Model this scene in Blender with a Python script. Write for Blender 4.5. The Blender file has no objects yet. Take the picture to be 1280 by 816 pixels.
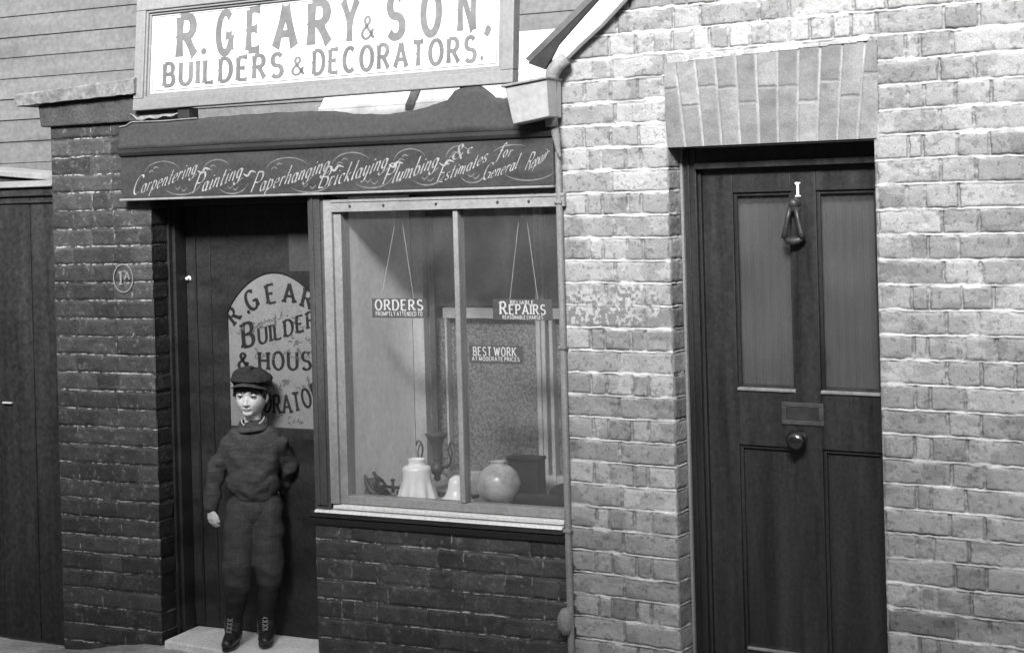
import bpy, math, random
import numpy as np
from mathutils import Matrix, Vector
R = math.radians
sc = bpy.context.scene
COL = sc.collection
random.seed(7)

# ------------------------------------------------------------------ camera
TH = math.atan(2000/3140.0)      # the house front is seen at this angle
ROLL = .027
cam = bpy.data.cameras.new('camera'); cam.lens = 36*2000/1280.0; cam.sensor_width = 36
cam.shift_y = -155/1280.0; cam.clip_end = 500; cam.clip_start = .05
co = bpy.data.objects.new('camera', cam); COL.objects.link(co); sc.camera = co
fw = Vector((-math.sin(TH), math.cos(TH), 0)); rt = Vector((math.cos(TH), math.sin(TH), 0)); up = Vector((0, 0, 1))
r2 = rt*math.cos(ROLL)-up*math.sin(ROLL); u2 = rt*math.sin(ROLL)+up*math.cos(ROLL)
m = Matrix.Identity(4)
for i in range(3):
    m[i][0] = r2[i]; m[i][1] = u2[i]; m[i][2] = -fw[i]
m[0][3], m[1][3], m[2][3] = 0, -5.12, 1.85
co.matrix_world = m

# ------------------------------------------------------------------ light
SUN_EL, SUN_AZ = R(33), R(162)
w = bpy.data.worlds.new('World'); sc.world = w; w.use_nodes = True
nt = w.node_tree
for n in list(nt.nodes): nt.nodes.remove(n)
sky = nt.nodes.new('ShaderNodeTexSky'); sky.sky_type = 'NISHITA'; sky.sun_disc = False
sky.sun_elevation = SUN_EL; sky.sun_rotation = SUN_AZ; sky.air_density = 1.6; sky.dust_density = 4.0
bw = nt.nodes.new('ShaderNodeRGBToBW')
bg = nt.nodes.new('ShaderNodeBackground'); bg.inputs['Strength'].default_value = .10
wo = nt.nodes.new('ShaderNodeOutputWorld')
nt.links.new(sky.outputs[0], bw.inputs[0]); nt.links.new(bw.outputs[0], bg.inputs['Color']); nt.links.new(bg.outputs[0], wo.inputs['Surface'])
sl = bpy.data.lights.new('sun', 'SUN'); sl.energy = 4.6; sl.angle = R(18); sl.color = (1, 1, 1)
so = bpy.data.objects.new('sun', sl); COL.objects.link(so); so.location = (-2, -8, 9)
sd = Vector((math.sin(SUN_AZ)*math.cos(SUN_EL), math.cos(SUN_AZ)*math.cos(SUN_EL), math.sin(SUN_EL)))
so.rotation_euler = sd.to_track_quat('Z', 'Y').to_euler()
sc.view_settings.view_transform = 'Standard'; sc.view_settings.look = 'None'
sc.view_settings.exposure = 1.16; sc.view_settings.gamma = 1; sc.view_settings.use_curve_mapping = False
sc.render.engine = 'CYCLES'
sc.cycles.use_denoising = True
sc.cycles.max_bounces = 8; sc.cycles.transparent_max_bounces = 12
sc.cycles.caustics_reflective = False; sc.cycles.caustics_refractive = False

# ------------------------------------------------------------------ frames
A = TH-math.atan(2000/4040.0)           # the shop stands a few degrees off the house front
C0 = Vector((-3.05168, 0, 0))
FR = {'H': (Vector((0, 0, 0)), 0.0), 'S': (C0, A)}
BASE = {}

def thing(name, label, cat, frame='S', base=(0, 0, 0), rot=0.0, group=None, local=False):
    o = bpy.data.objects.new(name, None); COL.objects.link(o)
    org, ang = FR[frame]
    b = Vector(base); b.rotate(Matrix.Rotation(ang, 3, 'Z'))
    o.location = org+b; o.rotation_euler = (0, 0, ang+rot)
    o.empty_display_size = .1
    o['label'] = label; o['category'] = cat
    if group: o['group'] = group
    BASE[o.name] = (0, 0, 0) if local else tuple(base)
    return o

def link(name, me, m, parent=None, bev=0, smooth=False, sub=0):
    o = bpy.data.objects.new(name, me); COL.objects.link(o)
    if m: me.materials.append(m)
    if parent is not None:
        b = BASE[parent.name]; BASE[o.name] = b
        if any(b): me.transform(Matrix.Translation((-b[0], -b[1], -b[2])))
        o.parent = parent
    if smooth:
        me.polygons.foreach_set('use_smooth', [True]*len(me.polygons))
    if bev:
        md = o.modifiers.new('bevel', 'BEVEL'); md.width = bev; md.segments = 2; md.limit_method = 'ANGLE'; md.angle_limit = R(40)
    if sub:
        md = o.modifiers.new('sub', 'SUBSURF'); md.levels = sub; md.render_levels = sub
    return o

class MB:
    def __init__(s): s.v = []; s.f = []
    def add(s, v, f):
        k = len(s.v); s.v += [tuple(p) for p in v]; s.f += [tuple(i+k for i in q) for q in f]; return s
    def box(s, x0, x1, y0, y1, z0, z1):
        return s.add([(x0,y0,z0),(x1,y0,z0),(x1,y1,z0),(x0,y1,z0),(x0,y0,z1),(x1,y0,z1),(x1,y1,z1),(x0,y1,z1)],
                     [(0,3,2,1),(4,5,6,7),(0,1,5,4),(1,2,6,5),(2,3,7,6),(3,0,4,7)])
    def prism(s, poly, y0, y1):                      # polygon in x,z (anticlockwise seen from the street), from y0 back to y1
        n = len(poly)
        v = [(p[0], y0, p[1]) for p in poly]+[(p[0], y1, p[1]) for p in poly]
        f = [tuple(range(n)), tuple(range(2*n-1, n-1, -1))]+[(i, n+i, n+(i+1) % n, (i+1) % n) for i in range(n)]
        return s.add(v, f)
    def hexa(s, q): return s.add(q, [(0,3,2,1),(4,5,6,7),(0,1,5,4),(1,2,6,5),(2,3,7,6),(3,0,4,7)])
    def profile(s, prof, x0, x1):                    # polygon in y,z swept along x
        n = len(prof)
        v = [(x0, p[0], p[1]) for p in prof]+[(x1, p[0], p[1]) for p in prof]
        f = [tuple(range(n)), tuple(range(2*n-1, n-1, -1))]+[(i, n+i, n+(i+1) % n, (i+1) % n) for i in range(n)]
        return s.add(v, f)
    def tube(s, path, rad, n=10, caps=True, flat=1.0):
        P = [Vector(p) for p in path]; k = len(P)
        if not hasattr(rad, '__len__'): rad = [rad]*k
        v = []; nrm = None
        for i in range(k):
            t = (P[min(i+1, k-1)]-P[max(i-1, 0)]).normalized()
            if nrm is None:
                nrm = t.cross(Vector((0, 0, 1)))
                if nrm.length < 1e-3: nrm = Vector((1, 0, 0))
            nrm = (nrm-t*nrm.dot(t)).normalized(); b = t.cross(nrm)
            for j in range(n):
                a = 2*math.pi*j/n
                v.append(P[i]+(nrm*math.cos(a)+b*math.sin(a)*flat)*rad[i])
        f = [(i*n+j, i*n+(j+1) % n, (i+1)*n+(j+1) % n, (i+1)*n+j) for i in range(k-1) for j in range(n)]
        if caps: f += [tuple(range(n-1, -1, -1)), tuple(range((k-1)*n, k*n))]
        return s.add(v, f)
    def lathe(s, prof, c, n=28, fn=None, axis='z'):
        k = len(prof); v = []
        for i, (r, z) in enumerate(prof):
            for j in range(n):
                a = 2*math.pi*j/n; rr = r if fn is None else fn(r, z, a)
                q = (rr*math.cos(a), rr*math.sin(a), z)
                if axis == 'y': q = (q[0], -q[2], q[1])
                if axis == 'x': q = (q[2], q[0], q[1])
                v.append((c[0]+q[0], c[1]+q[1], c[2]+q[2]))
        f = [(i*n+j, i*n+(j+1) % n, (i+1)*n+(j+1) % n, (i+1)*n+j) for i in range(k-1) for j in range(n)]
        return s.add(v, f)
    def ball(s, c, r, n=20, k=14, rot=None):
        if not hasattr(r, '__len__'): r = (r, r, r)
        v = []
        for i in range(k+1):
            t = math.pi*(i/k)
            for j in range(n):
                a = 2*math.pi*j/n
                p = Vector((r[0]*math.sin(t)*math.cos(a), r[1]*math.sin(t)*math.sin(a), -r[2]*math.cos(t)))
                if rot is not None: p = rot @ p
                v.append(p+Vector(c))
        f = [(i*n+j, i*n+(j+1) % n, (i+1)*n+(j+1) % n, (i+1)*n+j) for i in range(k) for j in range(n)]
        return s.add(v, f)
    def cap(s, p0, p1, r0, r1, n=16):                # tapered limb with round ends
        p0 = Vector(p0); p1 = Vector(p1); d = (p1-p0).normalized(); path = []; rad = []
        for i in range(5):
            a = math.pi/2*(1-i/4.0); path.append(p0-d*r0*math.sin(a)); rad.append(max(r0*math.cos(a), r0*.02))
        for i in range(5):
            a = math.pi/2*(i/4.0); path.append(p1+d*r1*math.sin(a)); rad.append(max(r1*math.cos(a), r1*.02))
        return s.tube(path, rad, n)
    def mesh(s, name):
        me = bpy.data.meshes.new(name); me.from_pydata(s.v, [], s.f); me.update(); return me
    def obj(s, name, m, parent=None, **k):
        return link(name, s.mesh(name), m, parent, **k)

# ------------------------------------------------------------------ noise
def _hash(i, j, k, seed):
    h = (i*374761393+j*668265263+k*2147483647//7+seed*1274126177).astype(np.int64) & 0xffffffff
    h = ((h ^ (h >> 13))*1274126177) & 0xffffffff
    h = ((h ^ (h >> 16))*2246822519) & 0xffffffff
    return ((h ^ (h >> 15)) & 0xffff)/65535.0
def noise2(x, y, seed=0):
    i = np.floor(x).astype(np.int64); j = np.floor(y).astype(np.int64); fx = x-i; fy = y-j
    fx = fx*fx*(3-2*fx); fy = fy*fy*(3-2*fy); z = np.zeros_like(i)
    a = _hash(i, j, z, seed); b = _hash(i+1, j, z, seed); c = _hash(i, j+1, z, seed); d = _hash(i+1, j+1, z, seed)
    return (a*(1-fx)+b*fx)*(1-fy)+(c*(1-fx)+d*fx)*fy
def fbm(x, y, seed=0, o=4):
    t = 0; a = .5; n = 0
    for q in range(o):
        t = t+a*noise2(x*2**q, y*2**q, seed+q*17); n += a; a *= .5
    return t/n
def noise3(p, s, seed=0):
    x, y, z = (p[:, 0]*s[0], p[:, 1]*s[1], p[:, 2]*s[2]); k = np.floor(z).astype(np.int64); fz = z-k; fz = fz*fz*(3-2*fz)
    def lay(kk):
        i = np.floor(x).astype(np.int64); j = np.floor(y).astype(np.int64); fx = x-i; fy = y-j
        fx = fx*fx*(3-2*fx); fy = fy*fy*(3-2*fy)
        a = _hash(i, j, kk, seed); b = _hash(i+1, j, kk, seed); c = _hash(i, j+1, kk, seed); d = _hash(i+1, j+1, kk, seed)
        return (a*(1-fx)+b*fx)*(1-fy)+(c*(1-fx)+d*fx)*fy
    return lay(k)*(1-fz)+lay(k+1)*fz

# ------------------------------------------------------------------ materials (the photograph is black and white: greys only)
def mat(name, v, rough=.6, var=.25, scale=(6, 6, 6), bump=.2, bscale=60, attr=None, spec=.4, fine=.12, grain=None, metal=0, trans=0, coat=0, stain=0):
    m = bpy.data.materials.new(name); m.use_nodes = True; t = m.node_tree; N = t.nodes; L = t.links
    p = N['Principled BSDF']; p.inputs['Roughness'].default_value = rough; p.inputs['Metallic'].default_value = metal
    p.inputs['Specular IOR Level'].default_value = spec
    if coat: p.inputs['Coat Weight'].default_value = coat; p.inputs['Coat Roughness'].default_value = .15
    tc = N.new('ShaderNodeTexCoord'); mp = N.new('ShaderNodeMapping'); mp.inputs['Scale'].default_value = scale
    L.new(tc.outputs['Object'], mp.inputs[0])
    n1 = N.new('ShaderNodeTexNoise'); n1.inputs['Scale'].default_value = 1; n1.inputs['Detail'].default_value = 6; n1.inputs['Roughness'].default_value = .65
    L.new(mp.outputs[0], n1.inputs['Vector'])
    n2 = N.new('ShaderNodeTexNoise'); n2.inputs['Scale'].default_value = bscale; n2.inputs['Detail'].default_value = 5
    L.new(tc.outputs['Object'] if grain is None else mp.outputs[0], n2.inputs['Vector'])
    def math_(op, a, b):
        q = N.new('ShaderNodeMath'); q.operation = op
        for i, x in enumerate((a, b)):
            if isinstance(x, (int, float)): q.inputs[i].default_value = x
            else: L.new(x, q.inputs[i])
        return q.outputs[0]
    mr = N.new('ShaderNodeMapRange'); mr.inputs[1].default_value = .3; mr.inputs[2].default_value = .7
    mr.inputs[3].default_value = 1-var; mr.inputs[4].default_value = 1+var; L.new(n1.outputs[0], mr.inputs[0])
    m2 = N.new('ShaderNodeMapRange'); m2.inputs[1].default_value = .3; m2.inputs[2].default_value = .7
    m2.inputs[3].default_value = 1-fine; m2.inputs[4].default_value = 1+fine; L.new(n2.outputs[0], m2.inputs[0])
    f = math_('MULTIPLY', mr.outputs[0], m2.outputs[0])
    if stain:
        n3 = N.new('ShaderNodeTexNoise'); n3.inputs['Scale'].default_value = 2.2; n3.inputs['Detail'].default_value = 8; n3.inputs['Roughness'].default_value = .7
        L.new(tc.outputs['Object'], n3.inputs['Vector'])
        m3 = N.new('ShaderNodeMapRange'); m3.inputs[1].default_value = .5; m3.inputs[2].default_value = .68; m3.inputs[3].default_value = 1; m3.inputs[4].default_value = 1-stain
        L.new(n3.outputs[0], m3.inputs[0]); f = math_('MULTIPLY', f, m3.outputs[0])
    if attr:
        at = N.new('ShaderNodeAttribute'); at.attribute_name = attr; f = math_('MULTIPLY', f, at.outputs['Fac'])
    f = math_('MULTIPLY', f, float(v))
    rr_ = N.new('ShaderNodeMapRange'); rr_.inputs[1].default_value = .3; rr_.inputs[2].default_value = .7; rr_.inputs[3].default_value = rough*.75; rr_.inputs[4].default_value = min(1, rough*1.25); L.new(n1.outputs[0], rr_.inputs[0]); L.new(rr_.outputs[0], p.inputs['Roughness'])
    L.new(f, p.inputs['Base Color'])
    if bump:
        b = N.new('ShaderNodeBump'); b.inputs['Strength'].default_value = bump; b.inputs['Distance'].default_value = .002
        L.new(n2.outputs[0], b.inputs['Height']); L.new(b.outputs[0], p.inputs['Normal'])
    return m

def glass(name, tint=.95, refl=1.0, dust_veil=.04):  # pale diffuse film: dust, plus reflected haze put into the colour
    m = bpy.data.materials.new(name); m.use_nodes = True; t = m.node_tree; N = t.nodes; L = t.links
    for n in list(N): N.remove(n)
    o = N.new('ShaderNodeOutputMaterial'); mx = N.new('ShaderNodeMixShader'); tr = N.new('ShaderNodeBsdfTransparent'); gl = N.new('ShaderNodeBsdfGlossy')
    tr.inputs[0].default_value = (tint, tint, tint, 1); gl.inputs['Roughness'].default_value = .03
    fr = N.new('ShaderNodeLayerWeight'); fr.inputs['Blend'].default_value = .5
    pw = N.new('ShaderNodeMath'); pw.operation = 'POWER'; pw.inputs[1].default_value = 4.0; L.new(fr.outputs['Facing'], pw.inputs[0])
    ad = N.new('ShaderNodeMath'); ad.operation = 'ADD'; ad.inputs[1].default_value = .035; L.new(pw.outputs[0], ad.inputs[0])
    tc = N.new('ShaderNodeTexCoord'); nz = N.new('ShaderNodeTexNoise'); nz.inputs['Scale'].default_value = 3.0
    L.new(tc.outputs['Object'], nz.inputs['Vector']); bp = N.new('ShaderNodeBump'); bp.inputs['Strength'].default_value = .25; bp.inputs['Distance'].default_value = .01
    L.new(nz.outputs[0], bp.inputs['Height']); L.new(bp.outputs[0], gl.inputs['Normal'])
    mu = N.new('ShaderNodeMath'); mu.operation = 'MULTIPLY'; mu.inputs[1].default_value = refl
    L.new(ad.outputs[0], mu.inputs[0]); L.new(mu.outputs[0], mx.inputs[0]); L.new(tr.outputs[0], mx.inputs[1]); L.new(gl.outputs[0], mx.inputs[2])
    df = N.new('ShaderNodeBsdfDiffuse'); df.inputs[0].default_value = (.6, .6, .6, 1); m2 = N.new('ShaderNodeMixShader'); d2 = N.new('ShaderNodeTexNoise'); d2.inputs['Scale'].default_value = 5.0; d2.inputs['Detail'].default_value = 7
    L.new(tc.outputs['Object'], d2.inputs['Vector']); dr = N.new('ShaderNodeMapRange'); dr.inputs[1].default_value = .3; dr.inputs[2].default_value = .7; dr.inputs[3].default_value = dust_veil*.6; dr.inputs[4].default_value = dust_veil*1.5
    L.new(d2.outputs[0], dr.inputs[0]); L.new(dr.outputs[0], m2.inputs[0]); L.new(mx.outputs[0], m2.inputs[1]); L.new(df.outputs[0], m2.inputs[2])
    L.new(m2.outputs[0], o.inputs['Surface'])
    return m

M = {
 'brick': mat('stock_brick', 1, .9, .10, (9, 9, 9), .45, 190, 'tone', .2, .16),
 'dark_brick': mat('painted_brick', 1, .62, .15, (9, 9, 9), .45, 140, 'tone', .35, .3),
 'black_wood': mat('black_paint', .025, .5, .4, (3, 3, 9), .2, 70, spec=.35, fine=.3),
 'door_paint': mat('door_paint', .023, .42, .45, (16, 16, 1.1), .25, 70, spec=.45, fine=.3),
 'gate': mat('tarred_board', .032, .6, .45, (14, 14, 1.2), .5, 45, spec=.3, fine=.4),
 'fascia': mat('fascia_paint', .05, .5, .2, (3, 3, 12), .2, 80, spec=.3, fine=.2),
 'apron': mat('roofing_felt', .042, .8, .2, (5, 5, 5), .2, 60, fine=.2),
 'cornice': mat('dark_shade_paint', .026, .6, .25, (3, 3, 9), .2, 80, fine=.2),  # dark colour puts shade on the fascia cornice; also barge board and brackets
 'grey_wood': mat('grey_paint', .07, .5, .3, (9, 9, 1.5), .25, 70, fine=.2),
 'light_wood': mat('pale_paint', .27, .55, .18, (8, 8, 1.4), .3, 70, fine=.15, stain=.25),
 'sill_light': mat('pale_sill_paint', .62, .5, .15, (2, 9, 9), .2, 80, fine=.15),
 'white': mat('white_paint', .8, .5, .05, (3, 3, 3), .1, 80, fine=.04),
 'sign_board': mat('sign_enamel', .66, .45, .05, (2, 2, 2), .08, 90, fine=.03),
 'sign_frame': mat('sign_frame_paint', .21, .55, .14, (2, 9, 9), .25, 70, fine=.12),
 'letter': mat('letter_paint', .14, .5, .22, (9, 9, 9), 0, 60, fine=.1),
 'letter_dark': mat('letter_shade', .12, .5, .2, (9, 9, 9), 0, 60, fine=.1),
 'script': mat('script_paint', .30, .5, .3, (26, 26, 26), 0, 60, fine=.2),
 'script_thin': mat('flourish_paint', .15, .5, .3, (26, 26, 26), 0, 60, fine=.2),
 'black': mat('black_lettering', .02, .5, .2, (9, 9, 9), 0, 60),
 'weather': mat('weatherboard', .125, .8, .2, (1.5, 9, 14), .5, 40, fine=.18, stain=.2),
 'box_zinc': mat('pale_zinc', .36, .6, .2, (7, 7, 7), .2, 50, fine=.1, stain=.3),
 'zinc': mat('zinc_sheet', .50, .5, .3, (5, 5, 5), .15, 50, fine=.1, stain=.3),
 'whitened': mat('whitened_step', .80, .9, .2, (5, 5, 5), .6, 70, fine=.15, stain=.45),
 'stone': mat('step_stone', .48, .85, .3, (5, 5, 5), .6, 70, fine=.2, stain=.4),
 'coping': mat('coping_stone', .17, .9, .55, (9, 9, 9), .8, 60, fine=.3, stain=.5),
 'pave': mat('pavement', .42, .9, .3, (3, 3, 3), .6, 60, fine=.25, stain=.4),
 'road': mat('road', .08, .9, .3, (3, 3, 3), .6, 80),
 'render': mat('cement', .06, .9, .35, (10, 10, 10), .8, 80, fine=.3, stain=.4),
 'etched': mat('etched_glass', .22, .3, .12, (5, 5, 5), .1, 90, spec=.5, fine=.1),
 'ornament': mat('etched_ornament', .10, .4, .3, (20, 20, 20), 0, 60),
 'inside': mat('inside_dark', .15, .8, .3),
 'inside_light': mat('display_board', .88, .7, .12, (4, 4, 1.5), .2, 40, fine=.1),
 'pebble': mat('pebbled_glass', .17, .25, .15, (6, 6, 6), 0, 60, spec=.6),
 'opal': mat('opal_glass', .85, .25, .03, (5, 5, 5), 0, 60, spec=.5, fine=.02),
 'frost': mat('frosted_globe', .40, .3, .45, (14, 14, 14), .1, 70, spec=.5, fine=.1),
 'iron': mat('dark_iron', .03, .45, .3, (20, 20, 20), .3, 120, spec=.5),
 'bronze': mat('bronze', .06, .4, .3, (20, 20, 20), .3, 120),
 'pipe_grey': mat('lead_pipe', .22, .6, .3, (14, 14, 5), .5, 90, fine=.2),
 'strip': mat('fillet_paint', .21, .7, .25, (14, 14, 3), .5, 90, fine=.2),
 'card': mat('card_grey', .06, .6, .12, (9, 9, 9), .05, 90),
 'string': mat('string', .5, .9, .1),
 'brass': mat('polished_knob', .10, .18, .2, (20, 20, 20), 0, 90, metal=.9),
 'curtain': mat('door_curtain', .12, .9, .22, (14, 14, 3.5), .3, 200, fine=.15),
 'skin': mat('skin', 1, .55, .06, (30, 30, 30), .08, 200, 'tone', .35, .05),
 'hair': mat('hair', .014, .5, .3, (90, 90, 9), .4, 200),
 'wool': mat('wool_jersey', .056, .95, .4, (14, 14, 60), .8, 260, spec=.1, fine=.35),
 'serge': mat('serge_cloth', .052, .95, .3, (20, 20, 50), .8, 240, spec=.1, fine=.35),
 'stocking': mat('wool_stocking', .024, .95, .25, (40, 40, 20), .6, 240, spec=.1),
 'cap': mat('tweed_cap', .032, .95, .3, (40, 40, 40), .9, 260, spec=.1, fine=.4),
 'peak': mat('cap_peak', .05, .6, .3, (40, 40, 40), .4, 200),
 'boot': mat('boot_leather', .022, .35, .3, (30, 30, 30), .4, 90, spec=.5),
 'lace': mat('boot_lace', .3, .7, .2),
 'linen': mat('linen', .36, .8, .1),
 'eye': mat('eye_white', .34, .2, .02, (9, 9, 9), 0, 60), 'iris': mat('iris', .02, .15, .02, (9, 9, 9), 0, 60),
 'wood_mid': mat('window_post', .36, .6, .2, (10, 10, 1.5), .2, 70),
 'opp': mat('sun_blocker_wall', .18, .9, .25, (2, 2, 2)),
 'slate': mat('slate', .09, .6, .3, (4, 4, 4)),
 'paper': mat('paper_card', .055, .9, .2, (5, 5, 5), 0, 60),
}
M['glass'] = glass('window_glass'); M['door_glass'] = glass('door_glass', .80, 1.6, .035)
t = M['skylight'] = mat('skylight_glass', .85, .5, .06, (3, 3, 3), .1, 50, fine=.04)
t = t.node_tree; t.nodes['Principled BSDF']; tl = t.nodes.new('ShaderNodeBsdfTranslucent'); tl.inputs[0].default_value = (.9, .9, .9, 1); mx = t.nodes.new('ShaderNodeMixShader'); mx.inputs[0].default_value = .5
t.links.new(t.nodes['Principled BSDF'].outputs[0], mx.inputs[1]); t.links.new(tl.outputs[0], mx.inputs[2]); t.links.new(mx.outputs[0], t.nodes['Material Output'].inputs['Surface'])
# pebbled (cathedral) glass of the back screen: cells with lighter crests
t = M['pebble'].node_tree; N = t.nodes; L = t.links; p = N['Principled BSDF']
tc = N.new('ShaderNodeTexCoord'); vo = N.new('ShaderNodeTexVoronoi'); vo.inputs['Scale'].default_value = 95
L.new(tc.outputs['Object'], vo.inputs['Vector']); mr = N.new('ShaderNodeMapRange'); mr.inputs[1].default_value = 0; mr.inputs[2].default_value = .75; mr.inputs[3].default_value = .26; mr.inputs[4].default_value = .10
L.new(vo.outputs['Distance'], mr.inputs[0]); L.new(mr.outputs[0], p.inputs['Base Color'])
bp = N.new('ShaderNodeBump'); bp.inputs['Strength'].default_value = .8; bp.inputs['Distance'].default_value = .004; bp.invert = True
L.new(vo.outputs['Distance'], bp.inputs['Height']); L.new(bp.outputs[0], p.inputs['Normal'])
# ------------------------------------------------------------------ sign-writer's letters: strokes drawn with a broad pen
def arc(cx, cy, rx, ry, a0, a1, n=20):
    return [(cx+rx*math.cos(R(a0+(a1-a0)*i/n)), cy+ry*math.sin(R(a0+(a1-a0)*i/n))) for i in range(n+1)]
def spl(*pts, n=6):
    P = [pts[0]]+list(pts)+[pts[-1]]; out = []
    for i in range(1, len(P)-2):
        p0, p1, p2, p3 = P[i-1:i+3]
        for k in range(n):
            t = k/n
            out.append(tuple(.5*((2*p1[d])+(-p0[d]+p2[d])*t+(2*p0[d]-5*p1[d]+4*p2[d]-p3[d])*t*t+(-p0[d]+3*p1[d]-3*p2[d]+p3[d])*t**3) for d in (0, 1)))
    return out+[tuple(pts[-1])]
G = {  # glyph: (width, strokes)
 'A': (.78, [[(0,0),(.39,1)], [(.39,1),(.78,0)], [(.14,.33),(.64,.33)]]),
 'B': (.60, [[(0,0),(0,1)], [(0,1),(.3,1)]+arc(.3,.76,.24,.24,90,-90)+[(0,.52)], [(.3,.52)]+arc(.32,.26,.28,.26,90,-90)+[(0,0)]]),
 'C': (.72, [arc(.38,.5,.38,.5,48,312,26)]),
 'D': (.68, [[(0,0),(0,1)], [(0,1),(.26,1)]+arc(.26,.5,.42,.5,90,-90,24)+[(0,0)]]),
 'E': (.56, [[(0,0),(0,1)], [(0,1),(.55,1)], [(0,.52),(.42,.52)], [(0,0),(.57,0)]]),
 'G': (.76, [arc(.38,.5,.38,.5,46,330,28), [(.42,.42),(.76,.42)], [(.72,.42),(.72,.06)]]),
 'H': (.68, [[(0,0),(0,1)], [(.68,0),(.68,1)], [(0,.52),(.68,.52)]]),
 'I': (.0, [[(0,0),(0,1)]]),
 'K': (.66, [[(0,0),(0,1)], [(.62,1),(0,.4)], [(.2,.6),(.68,0)]]),
 'L': (.54, [[(0,0),(0,1)], [(0,0),(.54,0)]]),
 'M': (.86, [[(0,0),(.04,1)], [(.04,1),(.43,.1)], [(.43,.1),(.82,1)], [(.82,1),(.86,0)]]),
 'N': (.70, [[(0,0),(0,1)], [(0,1),(.7,0)], [(.7,0),(.7,1)]]),
 'O': (.78, [arc(.39,.5,.39,.5,90,450,36)]),
 'P': (.56, [[(0,0),(0,1)], [(0,1),(.28,1)]+arc(.28,.74,.28,.26,90,-90)+[(0,.48)]]),
 'R': (.66, [[(0,0),(0,1)], [(0,1),(.3,1)]+arc(.3,.75,.27,.25,90,-90)+[(0,.5)], [(.3,.5),(.66,0)]]),
 'S': (.60, [arc(.3,.745,.27,.255,30,270,20)+arc(.3,.245,.3,.245,90,-150,20)]),
 'T': (.66, [[(.33,0),(.33,1)], [(0,1),(.66,1)]]),
 'U': (.68, [[(0,1),(0,.32)]+arc(.34,.32,.34,.32,180,360,18)+[(.68,1)]]),
 'W': (1.06, [[(0,1),(.27,0)], [(.27,0),(.53,.9)], [(.53,.9),(.79,0)], [(.79,0),(1.06,1)]]),
 'Y': (.72, [[(0,1),(.36,.46)], [(.72,1),(.36,.46)], [(.36,.46),(.36,0)]]),
 '&': (.82, [spl((.82,0),(.52,.34),(.24,.7),(.23,.9),(.37,1),(.52,.9),(.5,.74),(.3,.55),(.08,.36),(.04,.16),(.2,.01),(.42,.02),(.64,.2),(.74,.44))]),
 '1': (.24, [[(.14,0),(.14,1)], [(.14,.99),(0,.84)]]),
 '.': (.06, [[(.0,.0),(.0,.12)]]),
 ',': (.10, [spl((.04,.14),(.10,.10),(.09,.0),(.02,-.10))]),
 ' ': (.34, []),
 'a': (.46, [arc(.18,.24,.17,.25,20,380,18), [(.36,.5),(.36,.1)]+spl((.36,.1),(.4,.01),(.48,.08))]),
 'b': (.42, [[(.02,1),(.02,.05)], arc(.2,.24,.18,.25,150,-170,16)]),
 'c': (.36, [arc(.19,.25,.18,.25,45,310,16)]),
 'e': (.40, [spl((.03,.25),(.34,.3),(.32,.45),(.18,.5),(.03,.3),(.06,.06),(.2,0),(.36,.12))]),
 'f': (.30, [spl((.42,.92),(.3,1.02),(.18,.85),(.12,.3),(.05,-.25),(-.1,-.38)), [(-.02,.5),(.3,.5)]]),
 'g': (.44, [arc(.18,.25,.17,.24,20,380,18), spl((.36,.5),(.36,.0),(.3,-.25),(.12,-.33),(-.05,-.22)), spl((.3,-.2),(.5,-.12),(.66,.02))]),
 'h': (.44, [[(.02,1),(.02,0)], spl((.02,.3),(.16,.48),(.3,.46),(.34,.3),(.34,.08),(.44,.04))]),
 'i': (.16, [[(.05,.5),(.05,.08)]+spl((.05,.08),(.1,.0),(.18,.08)), [(.06,.68),(.06,.74)]]),
 'k': (.42, [[(.02,1),(.02,0)], spl((.34,.48),(.2,.32),(.04,.22)), spl((.12,.27),(.28,.1),(.42,.02))]),
 'l': (.16, [[(.05,1),(.05,.08)]+spl((.05,.08),(.1,.0),(.18,.08))]),
 'm': (.70, [[(.02,.5),(.02,0)], spl((.02,.3),(.12,.47),(.24,.46),(.28,.3),(.28,0)), spl((.28,.3),(.4,.47),(.52,.46),(.56,.3),(.56,.08),(.68,.04))]),
 'n': (.44, [[(.02,.5),(.02,0)], spl((.02,.3),(.16,.48),(.28,.46),(.32,.3),(.32,.08),(.42,.04))]),
 'o': (.38, [arc(.18,.25,.17,.25,90,450,18)]),
 'p': (.42, [[(.02,.55),(.02,-.36)], arc(.2,.25,.18,.25,150,-170,16)]),
 'r': (.32, [[(.03,.5),(.03,0)], spl((.03,.3),(.14,.48),(.3,.46))]),
 's': (.32, [arc(.16,.37,.13,.13,40,270,12)+arc(.15,.12,.15,.12,90,-150,12)]),
 't': (.24, [[(.08,.8),(.08,.1)]+spl((.08,.1),(.14,.0),(.24,.08)), [(-.04,.52),(.2,.52)]]),
 'u': (.44, [[(.03,.5),(.03,.15)]+spl((.03,.15),(.1,.01),(.24,.06),(.34,.25)), [(.34,.5),(.34,.1)]+spl((.34,.1),(.38,.01),(.46,.08))]),
 'y': (.42, [[(.03,.5),(.03,.18)]+spl((.03,.18),(.1,.02),(.24,.06),(.34,.25)), spl((.34,.5),(.34,0),(.28,-.28),(.08,-.32))]),
}

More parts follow.
